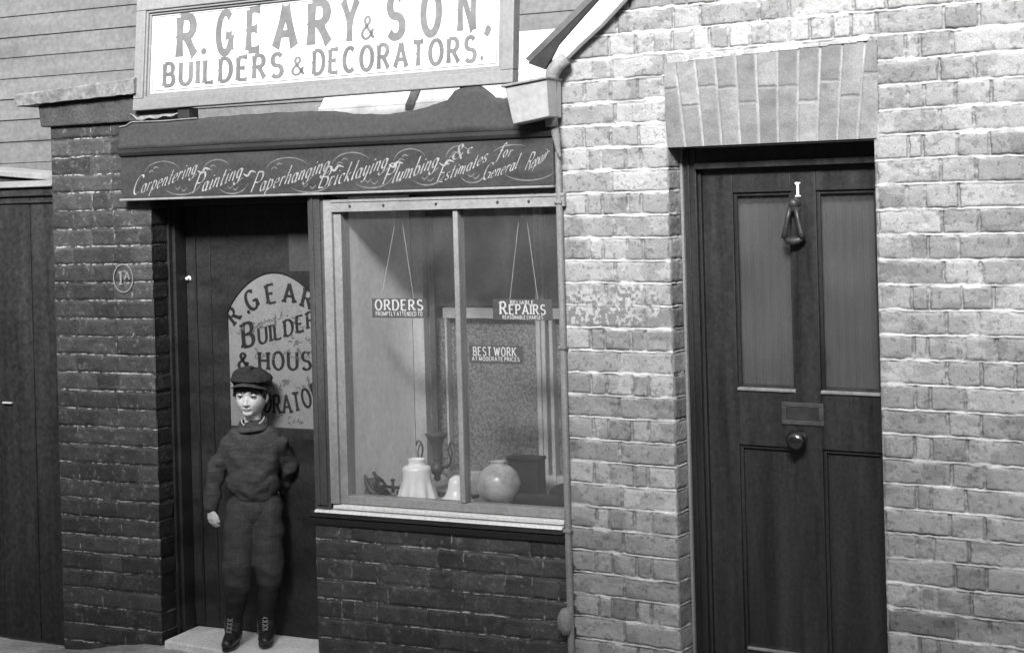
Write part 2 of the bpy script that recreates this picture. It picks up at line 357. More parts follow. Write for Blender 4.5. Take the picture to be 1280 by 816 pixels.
class Pen:
    """Collects flat strokes in 2D and lays them on a surface by a mapping to 3D; lift keeps the strokes of one letter apart."""
    def __init__(s, thick=.18, thin=.07, ang=0, serif=0, flare=0, spur=0, slant=0):
        s.thick, s.thin, s.ang, s.serif, s.flare, s.spur, s.slant = thick, thin, R(ang), serif, flare, spur, slant
        s.q = []; s.k = 0; s.dot = thick*.5
    def ribbon(s, P, W, place, taper=False):
        P = [np.array(p, float) for p in P]; n = len(P); L = []; Rr = []
        for i in range(n):
            d = P[min(i+1, n-1)]-P[max(i-1, 0)]; d = d/(np.linalg.norm(d)+1e-9); nn = np.array((-d[1], d[0]))
            if W is None:
                wd = math.hypot(s.thick*(d[1]*math.cos(s.ang)-d[0]*math.sin(s.ang)), s.thin*(d[0]*math.cos(s.ang)+d[1]*math.sin(s.ang)))
            else: wd = W[i]
            L.append(P[i]+nn*wd/2); Rr.append(P[i]-nn*wd/2)
        s.k += 1
        for i in range(n-1):
            s.q.append([place(*p)+((s.k % 9),) for p in (Rr[i], Rr[i+1], L[i+1], L[i])])
    def poly(s, pts, place):
        s.k += 1; s.q.append([place(*p)+((s.k % 9),) for p in pts])
    def glyph(s, ch, place):
        wd, st = G[ch]; ends = {}
        for P in st:
            for e in (P[0], P[-1]): ends[(round(e[0], 2), round(e[1], 2))] = ends.get((round(e[0], 2), round(e[1], 2)), 0)+1
        for P in st:
            if ch in '.':
                rd = s.dot; s.poly([(rd*math.cos(R(30*q)), rd+rd*math.sin(R(30*q))) for q in range(12)], place); continue
            if len(P) == 2:
                a, b = np.array(P[0], float), np.array(P[1], float); d = b-a; ln = np.hypot(*d); d = d/ln
                vert = abs(d[1]) > .6
                n = 10; pts = [tuple(a+(b-a)*i/n) for i in range(n+1)]
                wd0 = math.hypot(s.thick*(d[1]*math.cos(s.ang)-d[0]*math.sin(s.ang)), s.thin*(d[0]*math.cos(s.ang)+d[1]*math.sin(s.ang)))
                if s.flare:
                    W = []
                    for i in range(n+1):
                        t = i/n; e = 0
                        for (pt, tt) in ((P[0], 1-t), (P[1], t)):
                            if ends[(round(pt[0], 2), round(pt[1], 2))] == 1 or vert: e = max(e, max(0, tt-.45)/.55)
                        W.append(wd0*(.86+s.flare*e**2.2*(1 if vert else 2.2)))
                    s.ribbon(pts, W, place)
                else: s.ribbon(pts, None, place)
                if s.spur and vert and abs(d[0]) < .05 and ln > .9:
                    m_ = (a+b)/2; h = s.spur; x = m_[0]-s.thick*.38
                    s.poly([(x-h, m_[1]), (x, m_[1]-h*.8), (x+h*.3, m_[1]), (x, m_[1]+h*.8)], place)
                if s.serif:
                    for pt in (P[0], P[1]):
                        free = ends[(round(pt[0], 2), round(pt[1], 2))] == 1 or (abs(d[0]) < .05)
                        if vert and free and (abs(pt[1]) < .01 or abs(pt[1]-1) < .01):
                            h = s.serif; t = s.thin*1.05; z0 = 0 if pt[1] < .5 else 1-t
                            x0 = pt[0]-s.thick/2-h; x1 = pt[0]+s.thick/2+h
                            s.poly([(x0, z0), (x1, z0), (x1, z0+t), (x0, z0+t)], place)
                        elif not vert and ends[(round(pt[0], 2), round(pt[1], 2))] == 1 and abs(d[1]) < .05 and pt[0] > .3 and ch in 'ELT':
                            h = s.serif*1.4; z0 = pt[1]
                            dz = (-h if z0 > .9 else h) if abs(z0-.52) > .1 else h*.6
                            s.poly([(pt[0]-s.thin*.8, z0), (pt[0]+.02, z0), (pt[0]+.03, z0+dz), (pt[0]-.02, z0+dz)], place)
            else: s.ribbon(P, None, place)
    def write(s, text, x0, x1, base, h, gap=.22, hmul=None, rot=None):
        """text from x0 to x1; base(x) gives the height of the line; rot(x) turns each letter."""
        adv = []; x = 0
        for i, ch in enumerate(text):
            k = hmul[i] if hmul else 1
            adv.append((x+s.thick*.5*k, k)); x += (G[ch][0]+s.thick+gap)*k if ch != ' ' else .3
        tot = x-gap; sx = (x1-x0)/tot
        for (a, k), ch in zip(adv, text):
            if ch == ' ': continue
            gx = x0+a*sx; c = gx+G[ch][0]*k*sx/2; bz = base(c); th = rot(c) if rot else 0
            def place(px, pz, gx=gx, c=c, bz=bz, k=k, th=th):
                X = px*k*sx+s.slant*pz*k*h+gx-c; Z = pz*k*h
                return (c+X*math.cos(th)-Z*math.sin(th), bz+X*math.sin(th)+Z*math.cos(th))
            s.glyph(ch, place)
    def single(s, ch, x, z, h, wscale=1, th=0):
        def place(px, pz):
            X = (px-G[ch][0]/2)*h*wscale+s.slant*pz*h; Z = pz*h
            return (x+X*math.cos(th)-Z*math.sin(th), z+X*math.sin(th)+Z*math.cos(th))
        s.glyph(ch, place)
    def free(s, P, W):
        s.ribbon(P, W, lambda a, b: (a, b))
    def obj(s, name, m, parent, surf):
        mb = MB()
        for q in s.q:
            mb.add([surf(a, b, k) for a, b, k in q], [tuple(range(len(q)))])
        return mb.obj(name, m, parent)
def flat(w0, step=.00012):                            # a surface facing the street at depth w0
    return lambda a, b, k: (a, w0-.0006-step*k, b)
def tap(P, w):                                        # widths of a flourish, thin at both ends
    n = len(P); return [w*(.25+.75*math.sin(math.pi*i/(n-1))) for i in range(n)]

# ------------------------------------------------------------------ brickwork as relief
def relief(name, S, Z, h, tone, pos, m, parent, keep):
    """grid of S x Z; h = height out of the wall; pos(s, z, h) -> xyz arrays; keep = mask of grid faces"""
    ny, nx = S.shape
    x, y, z = pos(S, Z, h)
    V = np.stack([x, y, z], -1).reshape(-1, 3)
    b = BASE[parent.name]; V = V-np.array(b)
    idx = np.arange(nx*ny).reshape(ny, nx)
    F = np.stack([idx[:-1, :-1], idx[:-1, 1:], idx[1:, 1:], idx[1:, :-1]], -1)[keep]
    used = np.zeros(nx*ny, bool); used[F.ravel()] = True
    new = np.cumsum(used)-1; V = V[used]; F = new[F]; T = tone.ravel()[used]
    me = bpy.data.meshes.new(name); me.vertices.add(len(V)); me.vertices.foreach_set('co', V.ravel().astype(np.float32))
    me.loops.add(F.size); me.loops.foreach_set('vertex_index', F.ravel().astype(np.int32))
    me.polygons.add(len(F)); me.polygons.foreach_set('loop_start', np.arange(0, F.size, 4, dtype=np.int32))
    me.update(calc_edges=True)
    a = me.attributes.new('tone', 'FLOAT', 'POINT'); a.data.foreach_set('value', T.astype(np.float32))
    me.polygons.foreach_set('use_smooth', np.ones(len(F), bool))
    me.materials.append(m)
    o = bpy.data.objects.new(name, me); COL.objects.link(o); o.parent = parent; BASE[o.name] = b
    return o

def bricks(S, Z, joints, z0, hc, seed, dark=False, bed=.0105, perp=.008, rough=1.0):
    """joints(course) -> sorted joint positions along s. Returns height and tone."""
    rs = np.random.RandomState(seed)
    wob = (fbm(S*3.1, Z*3.1, seed+1, 3)-.5)*.007
    s = S+(fbm(S*45, Z*45, seed+2, 3)-.5)*.008*rough
    z = Z+wob+(fbm(S*38+9, Z*60, seed+3, 3)-.5)*.0065*rough
    c = np.floor((z-z0)/hc).astype(int); zz = (z-z0)-c*hc; dz = np.minimum(zz, hc-zz)-bed/2
    ds = np.full(S.shape, 1.0); bid = np.zeros(S.shape, int); loc = np.zeros(S.shape)
    for cc in np.unique(c):
        k = c == cc; J = np.array(joints(int(cc)))+rs.uniform(-.006, .006, len(joints(int(cc))))
        i = np.clip(np.searchsorted(J, s[k]), 1, len(J)-1)
        ds[k] = np.minimum(s[k]-J[i-1], J[i]-s[k])-perp/2; bid[k] = (cc+50)*64+i; loc[k] = s[k]-(J[i]+J[i-1])/2
    de = np.minimum(ds, dz)
    q = rs.rand(8192); q2 = rs.rand(8192); q3 = rs.rand(8192); bid %= 8192
    mask = np.clip(de/.0035, 0, 1); mask = mask*mask*(3-2*mask)
    rough_n = fbm(S*55, Z*55, seed+5, 4); pits = np.clip(noise2(S*130, Z*130, seed+8)-.72, 0, 1)
    hb = (q[bid]-.5)*.005+(q2[bid]-.5)*.03*loc+(q3[bid]-.5)*.05*(zz-hc/2)+(rough_n-.5)*.0028-pits*.007
    hb = hb-.0025*np.clip(1-de/.012, 0, 1)**2
    bedj = (dz < ds)
    n1 = fbm(S*28, Z*90, seed+6, 3); n2 = fbm(S*7, Z*22, seed+7, 3)
    if dark:
        hm = np.where(bedj, -.005+(n1-.5)*.006, -.003+(n1-.5)*.004)
    else:
        hm = np.where(bedj, -.0005+(n1-.5)*.005-.0035*np.clip((zz-hc/2 > 0), 0, 1)*0, -.0035+(n1-.5)*.004)
        edge = np.exp(-((de+.0004)/.0022)**2)*np.clip((fbm(S*14, Z*26, seed+9, 3)-.33)*5, 0, 1)
        hm = hm+np.where(bedj, .0005, 0)-edge*.008
    h = mask*hb+(1-mask)*hm
    br = q2[bid]; mott = fbm(S*24, Z*34, seed+11, 4); spots = fbm(S*75, Z*75, seed+12, 3)
    if dark:
        tb = .042*(.7+.6*br)*(.6+.8*mott)
        ln = np.exp(-((dz+bed*.5)/.0022)**2)*np.clip((fbm(S*9, c*7.3, seed+21, 3)-.42)*7, 0, 1)*np.clip((fbm(S*60, Z*60, seed+22, 2)-.3)*4, 0, 1)
        lv = np.exp(-((ds+perp*.5)/.002)**2)*np.clip((fbm(S*20, Z*14, seed+24, 3)-.53)*6, 0, 1)*np.clip((fbm(S*60, Z*60, seed+25, 2)-.4)*4, 0, 1)
        sc_ = np.clip((fbm(S*50, Z*50, seed+23, 4)-.66)*6, 0, 1)*.06
        tone = tb+np.maximum(ln, lv*.7)*.42+sc_
        h = h+np.maximum(ln, lv)*.004
    else:
        tb = (.30+.13*(br-.5)+.05*(q3[bid] > .82)-.06*(q[bid] > .95))*(.80+.40*mott)*np.where(spots > .70, .66, 1)
        tm = np.where(bedj, .60*(.65+.7*n1), .32*(.6+.8*n1))*np.where(n2 < .40, .8, 1)
        tone = mask*tb+(1-mask)*tm
        low = np.where(bedj & (zz < hc/2), 1, .7)
        crk_shade = np.exp(-((de-.0008)/.0022)**2)*np.clip((fbm(S*14, Z*26, seed+9, 3)-.36)*5, 0, 1)*low  # crack lines double as painted shadow, darkest under each brick
        tone = .95*tone*(1-.8*crk_shade)*(.8+.4*fbm(S*2.6, Z*4, seed+31, 3))*np.where(fbm(S*12+q3[bid]*37, Z*17, seed+33, 3) > .6, .80, 1)
    return h, np.clip(tone, .004, .8)
def grid(a0, a1, b0, b1, res):
    return np.meshgrid(np.linspace(a0, a1, int(round((a1-a0)/res))+1), np.linspace(b0, b1, int(round((b1-b0)/res))+1))
def flemish(a0, a1, start, st=.224, hd=.110, close=.055):
    out = [a0]; x = a0; k = start
    if k: x += hd; out.append(x); x += close; out.append(x)
    while x < a1-.03:
        x += st if k % 2 == 0 else hd
        out.append(x); k += 1
        if k % 2 == 0 and random.random() < .12: k += 1
    out[-1] = max(out[-1], a1+.02)
    return out
# ------------------------------------------------------------------ ground
def struct(o): o['kind'] = 'structure'; return o
xs_ = [-40, -12, -7]+[-6.2+.05*i for i in range(70)]+[-1.5, 0, 6, 40]
def pz(x):
    k = min(max((x+5.52)/.55, 0), 1); k = k*k*(3-2*k); d = min(max((x+4.2)/1.1, 0), 1); return -.062+.070*k-.03*d*d*(3-2*d)
g = MB(); rr = random.Random(12); ys_ = [-2.6, -1.6, -1.0]+[-.8+.05*i for i in range(28)]+[1.2, 12]
V = [(x, y, pz(x)+(rr.uniform(-.004, .004) if -6.2 < x < -2.8 and -1 < y < 1 else 0)) for x in xs_ for y in ys_]; ny = len(ys_)
g.add(V, [(i*ny+q, i*ny+ny+q, i*ny+ny+q+1, i*ny+q+1) for i in range(len(xs_)-1) for q in range(ny-1)]); struct(g.obj('pavement', M['pave'], smooth=True))
g = MB(); g.box(-40, 40, -2.76, -2.604, -.30, -.04); struct(g.obj('kerb', M['stone'], bev=.01))
g = MB(); g.add([(-200, -200, -.16), (200, -200, -.16), (200, 200, -.16), (-200, 200, -.16)], [(0, 1, 2, 3)]); struct(g.obj('road', M['road']))

# ------------------------------------------------------------------ added terrace behind the camera, unseen; blocks the sun off the lower walls
OPY, OPH = -7.4, 6.55
opp = thing('sun_blocking_terrace', 'unseen terrace added across the street to shade the lower walls', 'building', 'H', (-2, OPY, 0), local=True)
BASE[opp.name] = (-2, OPY, 0)
g = MB(); g.box(-24, 20, OPY-6, OPY, -.2, OPH); g.obj('wall', M['opp'], opp)
g = MB(); g.box(-24.1, 20.1, OPY+.004, OPY+.18, OPH-.35, OPH-.1); g.obj('cornice', M['stone'], opp)
for fl in (1.0, 4.2):
    for k in range(7):
        x = -15+4.2*k
        g = MB(); g.box(x-.62, x+.62, OPY+.004, OPY+.05, fl-.06, fl); g.box(x-.55, x-.47, OPY+.004, OPY+.04, fl, fl+1.7); g.box(x+.47, x+.55, OPY+.004, OPY+.04, fl, fl+1.7); g.box(x-.47, x+.47, OPY+.004, OPY+.04, fl+1.62, fl+1.7); g.box(x-.47, x+.47, OPY+.004, OPY+.04, fl+.8, fl+.86)
        f = g.obj('window_frame', M['white'], opp)
        g = MB(); g.box(x-.47, x+.47, OPY+.006, OPY+.012, fl+.002, fl+1.618); g.obj('pane', M['slate'], f)

# ------------------------------------------------------------------ the brick house on the right
house = thing('brick_house', 'pale stock brick house front with dark panelled door and flat brick arch', 'house', 'H', (-2.0, 0, 0))
DX0, DX1, DZ = -2.597, -1.832, 2.03          # door opening
XL, XR, ZT = -3.052, .5, 3.0
RES = .0032
S, Z = grid(XL, XR, -.04, ZT, RES)
HZ0, HC = .64-9*.0822, .0822
random.seed(3)
def jt(c, cache={}):
    if c in cache: return cache[c]
    zt = HZ0+(c+.5)*HC
    o = XL+.0
    pil = [o-.01, o+.228, DX0] if c % 2 == 0 else [o-.01, o+.118, o+.18, o+.282, o+.345, DX0]
    right = flemish(DX1, XR, c % 2)
    if zt < DZ-.02: J = pil+right
    elif zt < 2.335: J = [o-.01, o+.24, DX0-.005]+right if c % 2 else [o-.01, o+.112, o+.224, o+.34, DX0-.005]+right
    else:
        J = flemish(o-.01, XR, c % 2)
        if abs(zt-2.375) < .05:                        # a course of headers over the arch
            J = [o-.01, o+.22, o+.33]+[o+.33+.075*i for i in range(1, 12)]; J += [j for j in flemish(DX1+.02, XR, 0) if j > J[-1]+.03]
    J = sorted(J); cache[c] = J
    return J
h, tone = bricks(S, Z, jt, HZ0, HC, 11)
# made-up mottled patch in the brick tone, between window and door
pm = np.clip((fbm(S*9, Z*9, 91, 4)-.40)*9, 0, 1)*np.clip((S+3.04)/.02, 0, 1)*np.clip((-2.63-S)/.02, 0, 1)*np.clip((Z-1.385)/.012, 0, 1)*np.clip((1.545-Z)/.012, 0, 1)
sp_ = np.where(fbm(S*95, Z*80, 92, 3)+.25*(fbm(S*14, Z*14, 93, 2)-.5) > .5, .42, .20); tone = tone*(1-pm)+sp_*pm; h = h*(1-.6*pm)+.0015*pm*fbm(S*120, Z*120, 94, 2)
# worn edges along the opening and the left corner
e = np.minimum(np.abs(S-XL), np.where(Z < DZ, np.minimum(np.abs(S-DX0), np.abs(S-DX1)), 1)); k = np.clip(1-e/.008, 0, 1); h = h*(1-k)-.003*k
fc = lambda a: (a[:-1, :-1]+a[1:, 1:])/2
s_, z_ = fc(S), fc(Z)
ax0, ax1 = DX0-.004, DX1+.018
archtop = 2.330+.024*(s_-ax0)/(ax1-ax0)
door_hole = (s_ > DX0) & (s_ < DX1) & (z_ < DZ)
arch_hole = (z_ >= DZ-.001) & (z_ < archtop) & (s_ > ax0) & (s_ < ax1)
VS = .82; verge = 2.332+VS*(s_-XL)
keep = ~door_hole & ~arch_hole & (z_ < verge)
wall = relief('wall', S, Z, h, tone, lambda s, z, h: (s, -h, z), M['brick'], house, keep)
# door reveals (returns of the brickwork into the opening)
S2, Z2 = grid(0, .098, -.04, DZ+.004, RES)
h2, t2 = bricks(S2, Z2, lambda c: [-.05, .112+.03] if c % 2 else [-.05, .108, .2], HZ0, HC, 23)
k = np.clip(1-S2/.008, 0, 1); h2 = h2*(1-k)-.003*k
full = np.ones((S2.shape[0]-1, S2.shape[1]-1), bool)
relief('reveal', S2, Z2, h2, t2*.9, lambda s, z, h: (DX0+h, s, z), M['brick'], house, full)
relief('reveal', S2, Z2, h2, t2*.9, lambda s, z, h: (DX1-h, s, z), M['brick'], house, full[:, ::-1])
# flat gauged arch: bricks on end, a little fanned
S3, Z3 = grid(ax0, ax1, DZ, 2.36, .0035)
mid = (ax0+ax1)/2
fan = mid+(S3-mid)*(1-.10*(Z3-2.19)/.3)
ncol = 11; cw = (ax1-ax0)*1.04/ncol; a0 = mid-cw*ncol/2
cidx = np.clip(np.floor((fan-a0+(fbm(S3*30, Z3*30, 31, 3)-.5)*.006)/cw).astype(int), 0, ncol-1)
loc = fan-a0-cidx*cw; ds = np.minimum(loc, cw-loc)-.0026*(.4+1.2*fbm(S3*9, Z3*9, 38, 3))
split = np.array([.26, .18, .26, .25, .18, .24, .24, .17, .25, .18, .27])[cidx]*.80+DZ+.075*0
dz = np.abs(Z3-split+(fbm(S3*40, Z3*40, 33, 2)-.5)*.006)-.002
de = np.minimum(ds, dz); mk = np.clip(de/.004, 0, 1)
rs = np.random.RandomState(5); q = rs.rand(64); bid = cidx*2+(Z3 > split)
h3 = mk*((q[bid]-.5)*.003+(fbm(S3*50, Z3*50, 35, 4)-.5)*.003)+(1-mk)*-.004
t3 = mk*(.205+.10*(q[bid]-.5))*(.7+.6*fbm(S3*16, Z3*24, 36, 4))*np.where((np.abs(de-.001) < .002) & (fbm(S3*22, Z3*22, 39, 3) > .45), .6, 1)+(1-mk)*np.where(ds < dz, .29, .21)*(.6+.8*fbm(S3*14, Z3*16, 37, 3))
s3, z3 = fc(S3), fc(Z3)
relief('door_arch', S3, Z3, h3+.002, t3, lambda s, z, h: (s, -h, z), M['brick'], house, z3 < 2.330+.024*(s3-ax0)/(ax1-ax0))
g = MB(); g.box(DX0-.02, DX1+.02, .012, .13, DZ+.0, DZ+.3); g.obj('arch_soffit', M['render'], house)
# body of the house behind its front, side wall and roof
g = MB(); g.box(XL+.02, XL+.2, .02, 5, -.04, 2.28); g.obj('side_wall', M['render'], house)
g = MB()                                              # roof slab following the verge
def rz(x): return 2.425+.75*(x-XL)
x0, x1 = XL-.075, XL+3.0
g.hexa([(x0, -.06, rz(x0)), (x1, -.06, rz(x1)), (x1, 4.5, rz(x1)), (x0, 4.5, rz(x0)), (x0-.02, -.06, rz(x0)+.014), (x1-.02, -.06, rz(x1)+.014), (x1-.02, 4.5, rz(x1)+.014), (x0-.02, 4.5, rz(x0)+.014)])
roof = g.obj('roof', M['slate'], house)
g = MB()                                              # dark barge board, widest at the eaves
g.prism([(x0-.01, rz(x0)-.004), (XL-.012, rz(XL)-.088), (XL+.05, rz(XL+.05)-.035), (XL+.30, rz(XL+.30)-.004), (XL+.30, rz(XL+.30)-.0005), (x0-.008, rz(x0)-.0005)], -.058, -.045)
g.obj('barge_board', M['cornice'], house, bev=.002)
g = MB()                                              # pale strip running down the verge
P = [(XL+.95, rz(XL+.95)-.006), (XL+.3, rz(XL+.3)-.006), (XL+.13, rz(XL+.13)-.018), (XL+.045, rz(XL+.045)-.030), (XL+.012, rz(XL+.012)-.06)]
Q = [(XL+.016, rz(XL+.016)-.10), (XL+.05, rz(XL+.05)-.107), (XL+.13, rz(XL+.13)-.106), (XL+.22, rz(XL+.22)-.11), (XL+.34, rz(XL+.34)-.10), (XL+.95, rz(XL+.95)-.09)]
g.prism(P+Q, -.05, -.012); g.obj('verge_flashing', M['white'], house, bev=.01)
# front door
frame = MB(); FY = .1
frame.box(DX0+.012, DX0+.060, FY, FY+.09, -.03, DZ-.002); frame.box(DX1+.042, DX1+.09, FY, FY+.09, -.03, DZ-.002); frame.box(DX0+.060, DX1+.042, FY+.002, FY+.09, 1.955, DZ-.004)
frame.box(DX0+.060, DX0+.072, FY+.014, FY+.09, -.03, 1.955); frame.box(DX0+.060, DX1-.002, FY-.012, FY-.002+.0, 1.95, 1.972)
frame.box(DX0+.028, DX0+.036, FY-.006, FY-.0005, -.03, DZ-.002)
frame.obj('door_frame', M['door_paint'], house, bev=.004)
g = MB(); g.box(DX0+.001, DX0+.012, FY-.012, FY+.05, -.03, DZ-.004); g.obj('mastic_fillet', M['strip'], house, bev=.003)
LX0, LX1, LY = DX0+.074, DX1+.040, FY+.022
g = MB(); px = [(-2.405, -2.183), (-2.091, -1.874)]
def leaf(z0, z1, a, b, y0=LY): g.box(a, b, y0, y0+.045, z0, z1)
leaf(.0, 1.953, LX0, -2.405); leaf(.0, 1.953, -1.874, LX1); leaf(.0, 1.953, -2.183, -2.091)
for a, b in px:
    leaf(1.862, 1.953, a, b); leaf(.965, 1.16, a, b); leaf(.0, .235, a, b)
door = g.obj('front_door', M['door_paint'], house, bev=.003)
g = MB()
for a, b in px: g.box(a, b, LY+.02, LY+.034, .235, .965)
g.obj('panel', M['door_paint'], door)
for a, b in px:                                        # bolection round each panel
    for z0, z1 in ((.235, .965), (1.16, 1.862)):
        g = MB(); q = .012
        g.box(a, a+q, LY+.008, LY+.02, z0, z1); g.box(b-q, b, LY+.008, LY+.02, z0, z1); g.box(a+q, b-q, LY+.009, LY+.02, z1-q, z1)
        g.hexa([(a+q, LY-.004, z0), (b-q, LY-.004, z0), (b-q, LY+.022, z0), (a+q, LY+.022, z0), (a+q, LY-.002, z0+.006), (b-q, LY-.002, z0+.006), (b-q, LY+.022, z0+.022), (a+q, LY+.022, z0+.022)])
        g.obj('panel_moulding', M['door_paint'], door, bev=.002)
    g = MB(); g.box(a+.001, b-.001, LY-.007, LY+.021, 1.1585, 1.1605+.010); g.obj('glazing_sill', M['pipe_grey'], door, bev=.003)
    g = MB(); g.box(a, b, LY+.022, LY+.026, 1.16, 1.862); g.obj('pane', M['door_glass'], door)
    nx = 60; g = MB(); V = []
    for i in range(nx+1):
        x = a+(b-a)*i/nx; y = LY+.050+.0016*math.sin(i*.7)+.0012*math.sin(i*1.9+1)
        V += [(x, y, 1.1), (x, y, 1.9)]
    g.add(V, [(2*i, 2*i+2, 2*i+3, 2*i+1) for i in range(nx)]); g.obj('net_curtain', M['curtain'], door, smooth=True)
g = MB(); g.box(px[0][0]+.012, px[0][1]-.012, LY-.003, LY+.02, .235, .2465); g.obj('panel_sill', M['pipe_grey'], door, bev=.002)
n_ = Pen(.19, .09, 0, serif=.11); n_.single('1', -2.157, 1.843, .05); n_.obj('house_number', M['white'], door, flat(LY-.001))
g = MB(); g.prism([(-2.186, 1.80), (-2.166, 1.775), (-2.146, 1.80), (-2.150, 1.832), (-2.166, 1.842), (-2.182, 1.832)], LY-.006, LY-.0004); g.obj('knocker_plate', M['iron'], door, bev=.002)
g = MB(); c = (-2.166, LY-.005, 1.818)                      # door knocker: boss, two arms, striking bar
g.lathe([(.001, .03), (.012, .03), (.019, .018), (.021, 0)], c, 18, axis='y')
g.ball((c[0], LY-.02, c[2]-.012), (.016, .014, .018))
for sgn in (-1, 1):
    g.tube([(c[0]+.011*sgn, LY-.026, c[2]-.012), (c[0]+.019*sgn, LY-.03, c[2]-.052), (c[0]+.029*sgn, LY-.03, c[2]-.098), (c[0]+.034*sgn, LY-.028, c[2]-.118)], [.009, .008, .010, .012], 10)
g.tube([(c[0]-.034, LY-.026, c[2]-.120), (c[0]-.018, LY-.028, c[2]-.127), (c[0], LY-.028, c[2]-.130), (c[0]+.018, LY-.028, c[2]-.127), (c[0]+.034, LY-.026, c[2]-.120)], [.008, .012, .015, .012, .008], 12)
g.box(c[0]-.016, c[0]+.016, LY-.02, LY-.0005, c[2]-.145, c[2]-.115)
g.obj('knocker', M['iron'], door, smooth=True)
g = MB(); a, b, z0, z1 = -2.238, -2.082, 1.047, 1.125   # letter plate
g.box(a, b, LY-.005, LY-.0005, z0, z0+.016); g.box(a, b, LY-.005, LY-.0005, z1-.016, z1); g.box(a, a+.018, LY-.005, LY-.0005, z0+.016, z1-.016); g.box(b-.018, b, LY-.005, LY-.0005, z0+.016, z1-.016)
lp = g.obj('letter_plate', M['bronze'], door, bev=.002)
g = MB(); g.box(a+.019, b-.019, LY-.003, LY-.0006, z0+.0165, z1-.0165); g.obj('flap', M['iron'], door, bev=.001)
g = MB(); g.lathe([(.001, .062), (.018, .061), (.032, .05), (.036, .038), (.031, .026), (.018, .018), (.013, .01), (.026, .006), (.028, 0)], (-2.172, LY-.001, .997), 28, axis='y'); g.obj('door_knob', M['brass'], door, smooth=True)
g = MB(); g.box(DX0, DX1, .012, .3, -.034, -.004); g.obj('threshold', M['stone'], house, bev=.005)

# rainwater pipe on the corner
pipe = thing('rainwater_pipe', 'slim rainwater pipe down the left corner of the pale brick house', 'pipe', 'H', (XL, -.03, 0))
g = MB(); g.tube([(XL+.075, -.05, 2.375), (XL+.045, -.055, 2.352), (XL+.022, -.058, 2.325), (XL+.012, -.06, 2.29), (XL+.010, -.06, 2.2), (XL+.012, -.06, 2.125)], [.024, .026, .027, .026, .025, .024], 14); g.obj('upper_pipe', M['pipe_grey'], pipe, smooth=True)
for zc in (.62, 1.30, 1.84):
    g = MB(); g.box(XL-.006, XL+.025, -.032, -.003, zc, zc+.014); g.obj('clip', M['pipe_grey'], pipe, bev=.003)
g = MB(); g.tube([(XL+.014, -.05, 2.13), (XL+.022, -.045, 2.08), (XL+.026, -.04, 2.03), (XL+.030, -.036, 2.015)], [.017, .014, .009, .006], 10); g.obj('broken_spigot', M['pipe_grey'], pipe)
g = MB(); g.box(XL-.002, XL+.021, -.028, -.004, .0, 2.035); g.obj('corner_fillet', M['strip'], pipe, bev=.008)
g = MB(); g.tube([(XL+.004, -.012, .335), (XL-.004, -.02, .325), (XL-.008, -.028, .30), (XL-.006, -.032, .27), (XL+.0, -.034, .245)], [.012, .024, .029, .027, .014], 16); g.obj('shoe', M['strip'], pipe, smooth=True)
# ------------------------------------------------------------------ shop front (frame S: x along the front, y into the building)
shop = thing('builders_shop', 'small builders shop with lettered fascia, open doorway and wide window over dark bricks', 'shop', 'S', (-.6, 0, 0))
S, Z = grid(-1.123, .06, -.04, .61, .0032)
random.seed(9)
_dj = {}
def dj(c):
    if c not in _dj: _dj[c] = flemish(-1.123, .08, c % 2, .226, .112, .06)
    return _dj[c]
h, tone = bricks(S, Z, dj, -.035, .0785, 41, dark=True)
e = np.abs(S+1.123); k = np.clip(1-e/.008, 0, 1); h = h*(1-k)-.004*k
dado = relief('stall_riser', S, Z, h, tone*1.15, lambda s, z, h: (s, -h, z), M['dark_brick'], shop, np.ones((S.shape[0]-1, S.shape[1]-1), bool))
g = MB(); g.box(-1.120, -.98, .004, .22, -.04, .6); g.obj('riser_return', M['render'], shop)
# sill: dark apron, dark lower nosing and two pale edges
g = MB(); g.profile([(-.012, .578), (.05, .578), (.05, .612), (-.02, .612), (-.026, .606)], -1.126, -.008)
g.profile([(-.034, .6125), (.05, .6125), (.05, .640), (-.034, .634)], -1.128, -.008)
sill = g.obj('window_sill', M['black_wood'], shop, bev=.003)
g = MB(); g.profile([(-.038, .632), (-.033, .641), (.02, .646), (.02, .6405), (-.033, .6350)], -1.10, -.009); g.obj('sill_nosing', M['sill_light'], sill, bev=.001)
g = MB(); g.profile([(-.022, .647), (-.022, .662), (.02, .668), (.02, .647)], -1.02, -.007); g.obj('bottom_rail', M['sill_light'], sill, bev=.003)
# post between doorway and window
g = MB(); g.box(-1.104, -1.030, -.022, .09, .641, 1.902); g.box(-1.092, -1.042, -.030, -.0225, .66, 1.902); g.box(-1.080, -1.072, -.035, -.0305, .66, 1.902);
g.obj('post', M['grey_wood'], shop, bev=.003)
# window
WZ0, WZ1 = .668, 1.880
g = MB()
g.box(-1.029, -.990, -.024, .05, WZ0, WZ1); g.box(-.990, -.955, -.010, .05, WZ0+.03, WZ1-.05)
g.box(-.990, .03, -.024, .05, WZ1-.050, WZ1); g.box(-.955, .03, -.008, .05, WZ0+.0, WZ0+.032); g.box(-.99, -.955, -.0085, .05, WZ0, WZ0+.03)
g.box(-.9895, .03, -.028, -.0245, WZ1-.012, WZ1-.002)
win = g.obj('window_frame', M['light_wood'], shop, bev=.004)
g = MB(); g.box(-.449, -.427, -.012, .045, WZ0+.0325, WZ1-.0505); g.obj('mullion', M['light_wood'], win, bev=.005)
g = MB(); g.box(-.954, .03, .018, .022, WZ0+.033, WZ1-.051); g.obj('pane', M['glass'], win)
for u in (-.902, -.747, -.452-.06, -.246, -.115):
    g = MB(); g.lathe([(.0005, .004), (.005, .003), (.0055, 0)], (u, -.0245, WZ1-.028), 10, axis='y'); g.obj('bolt', M['iron'], win)
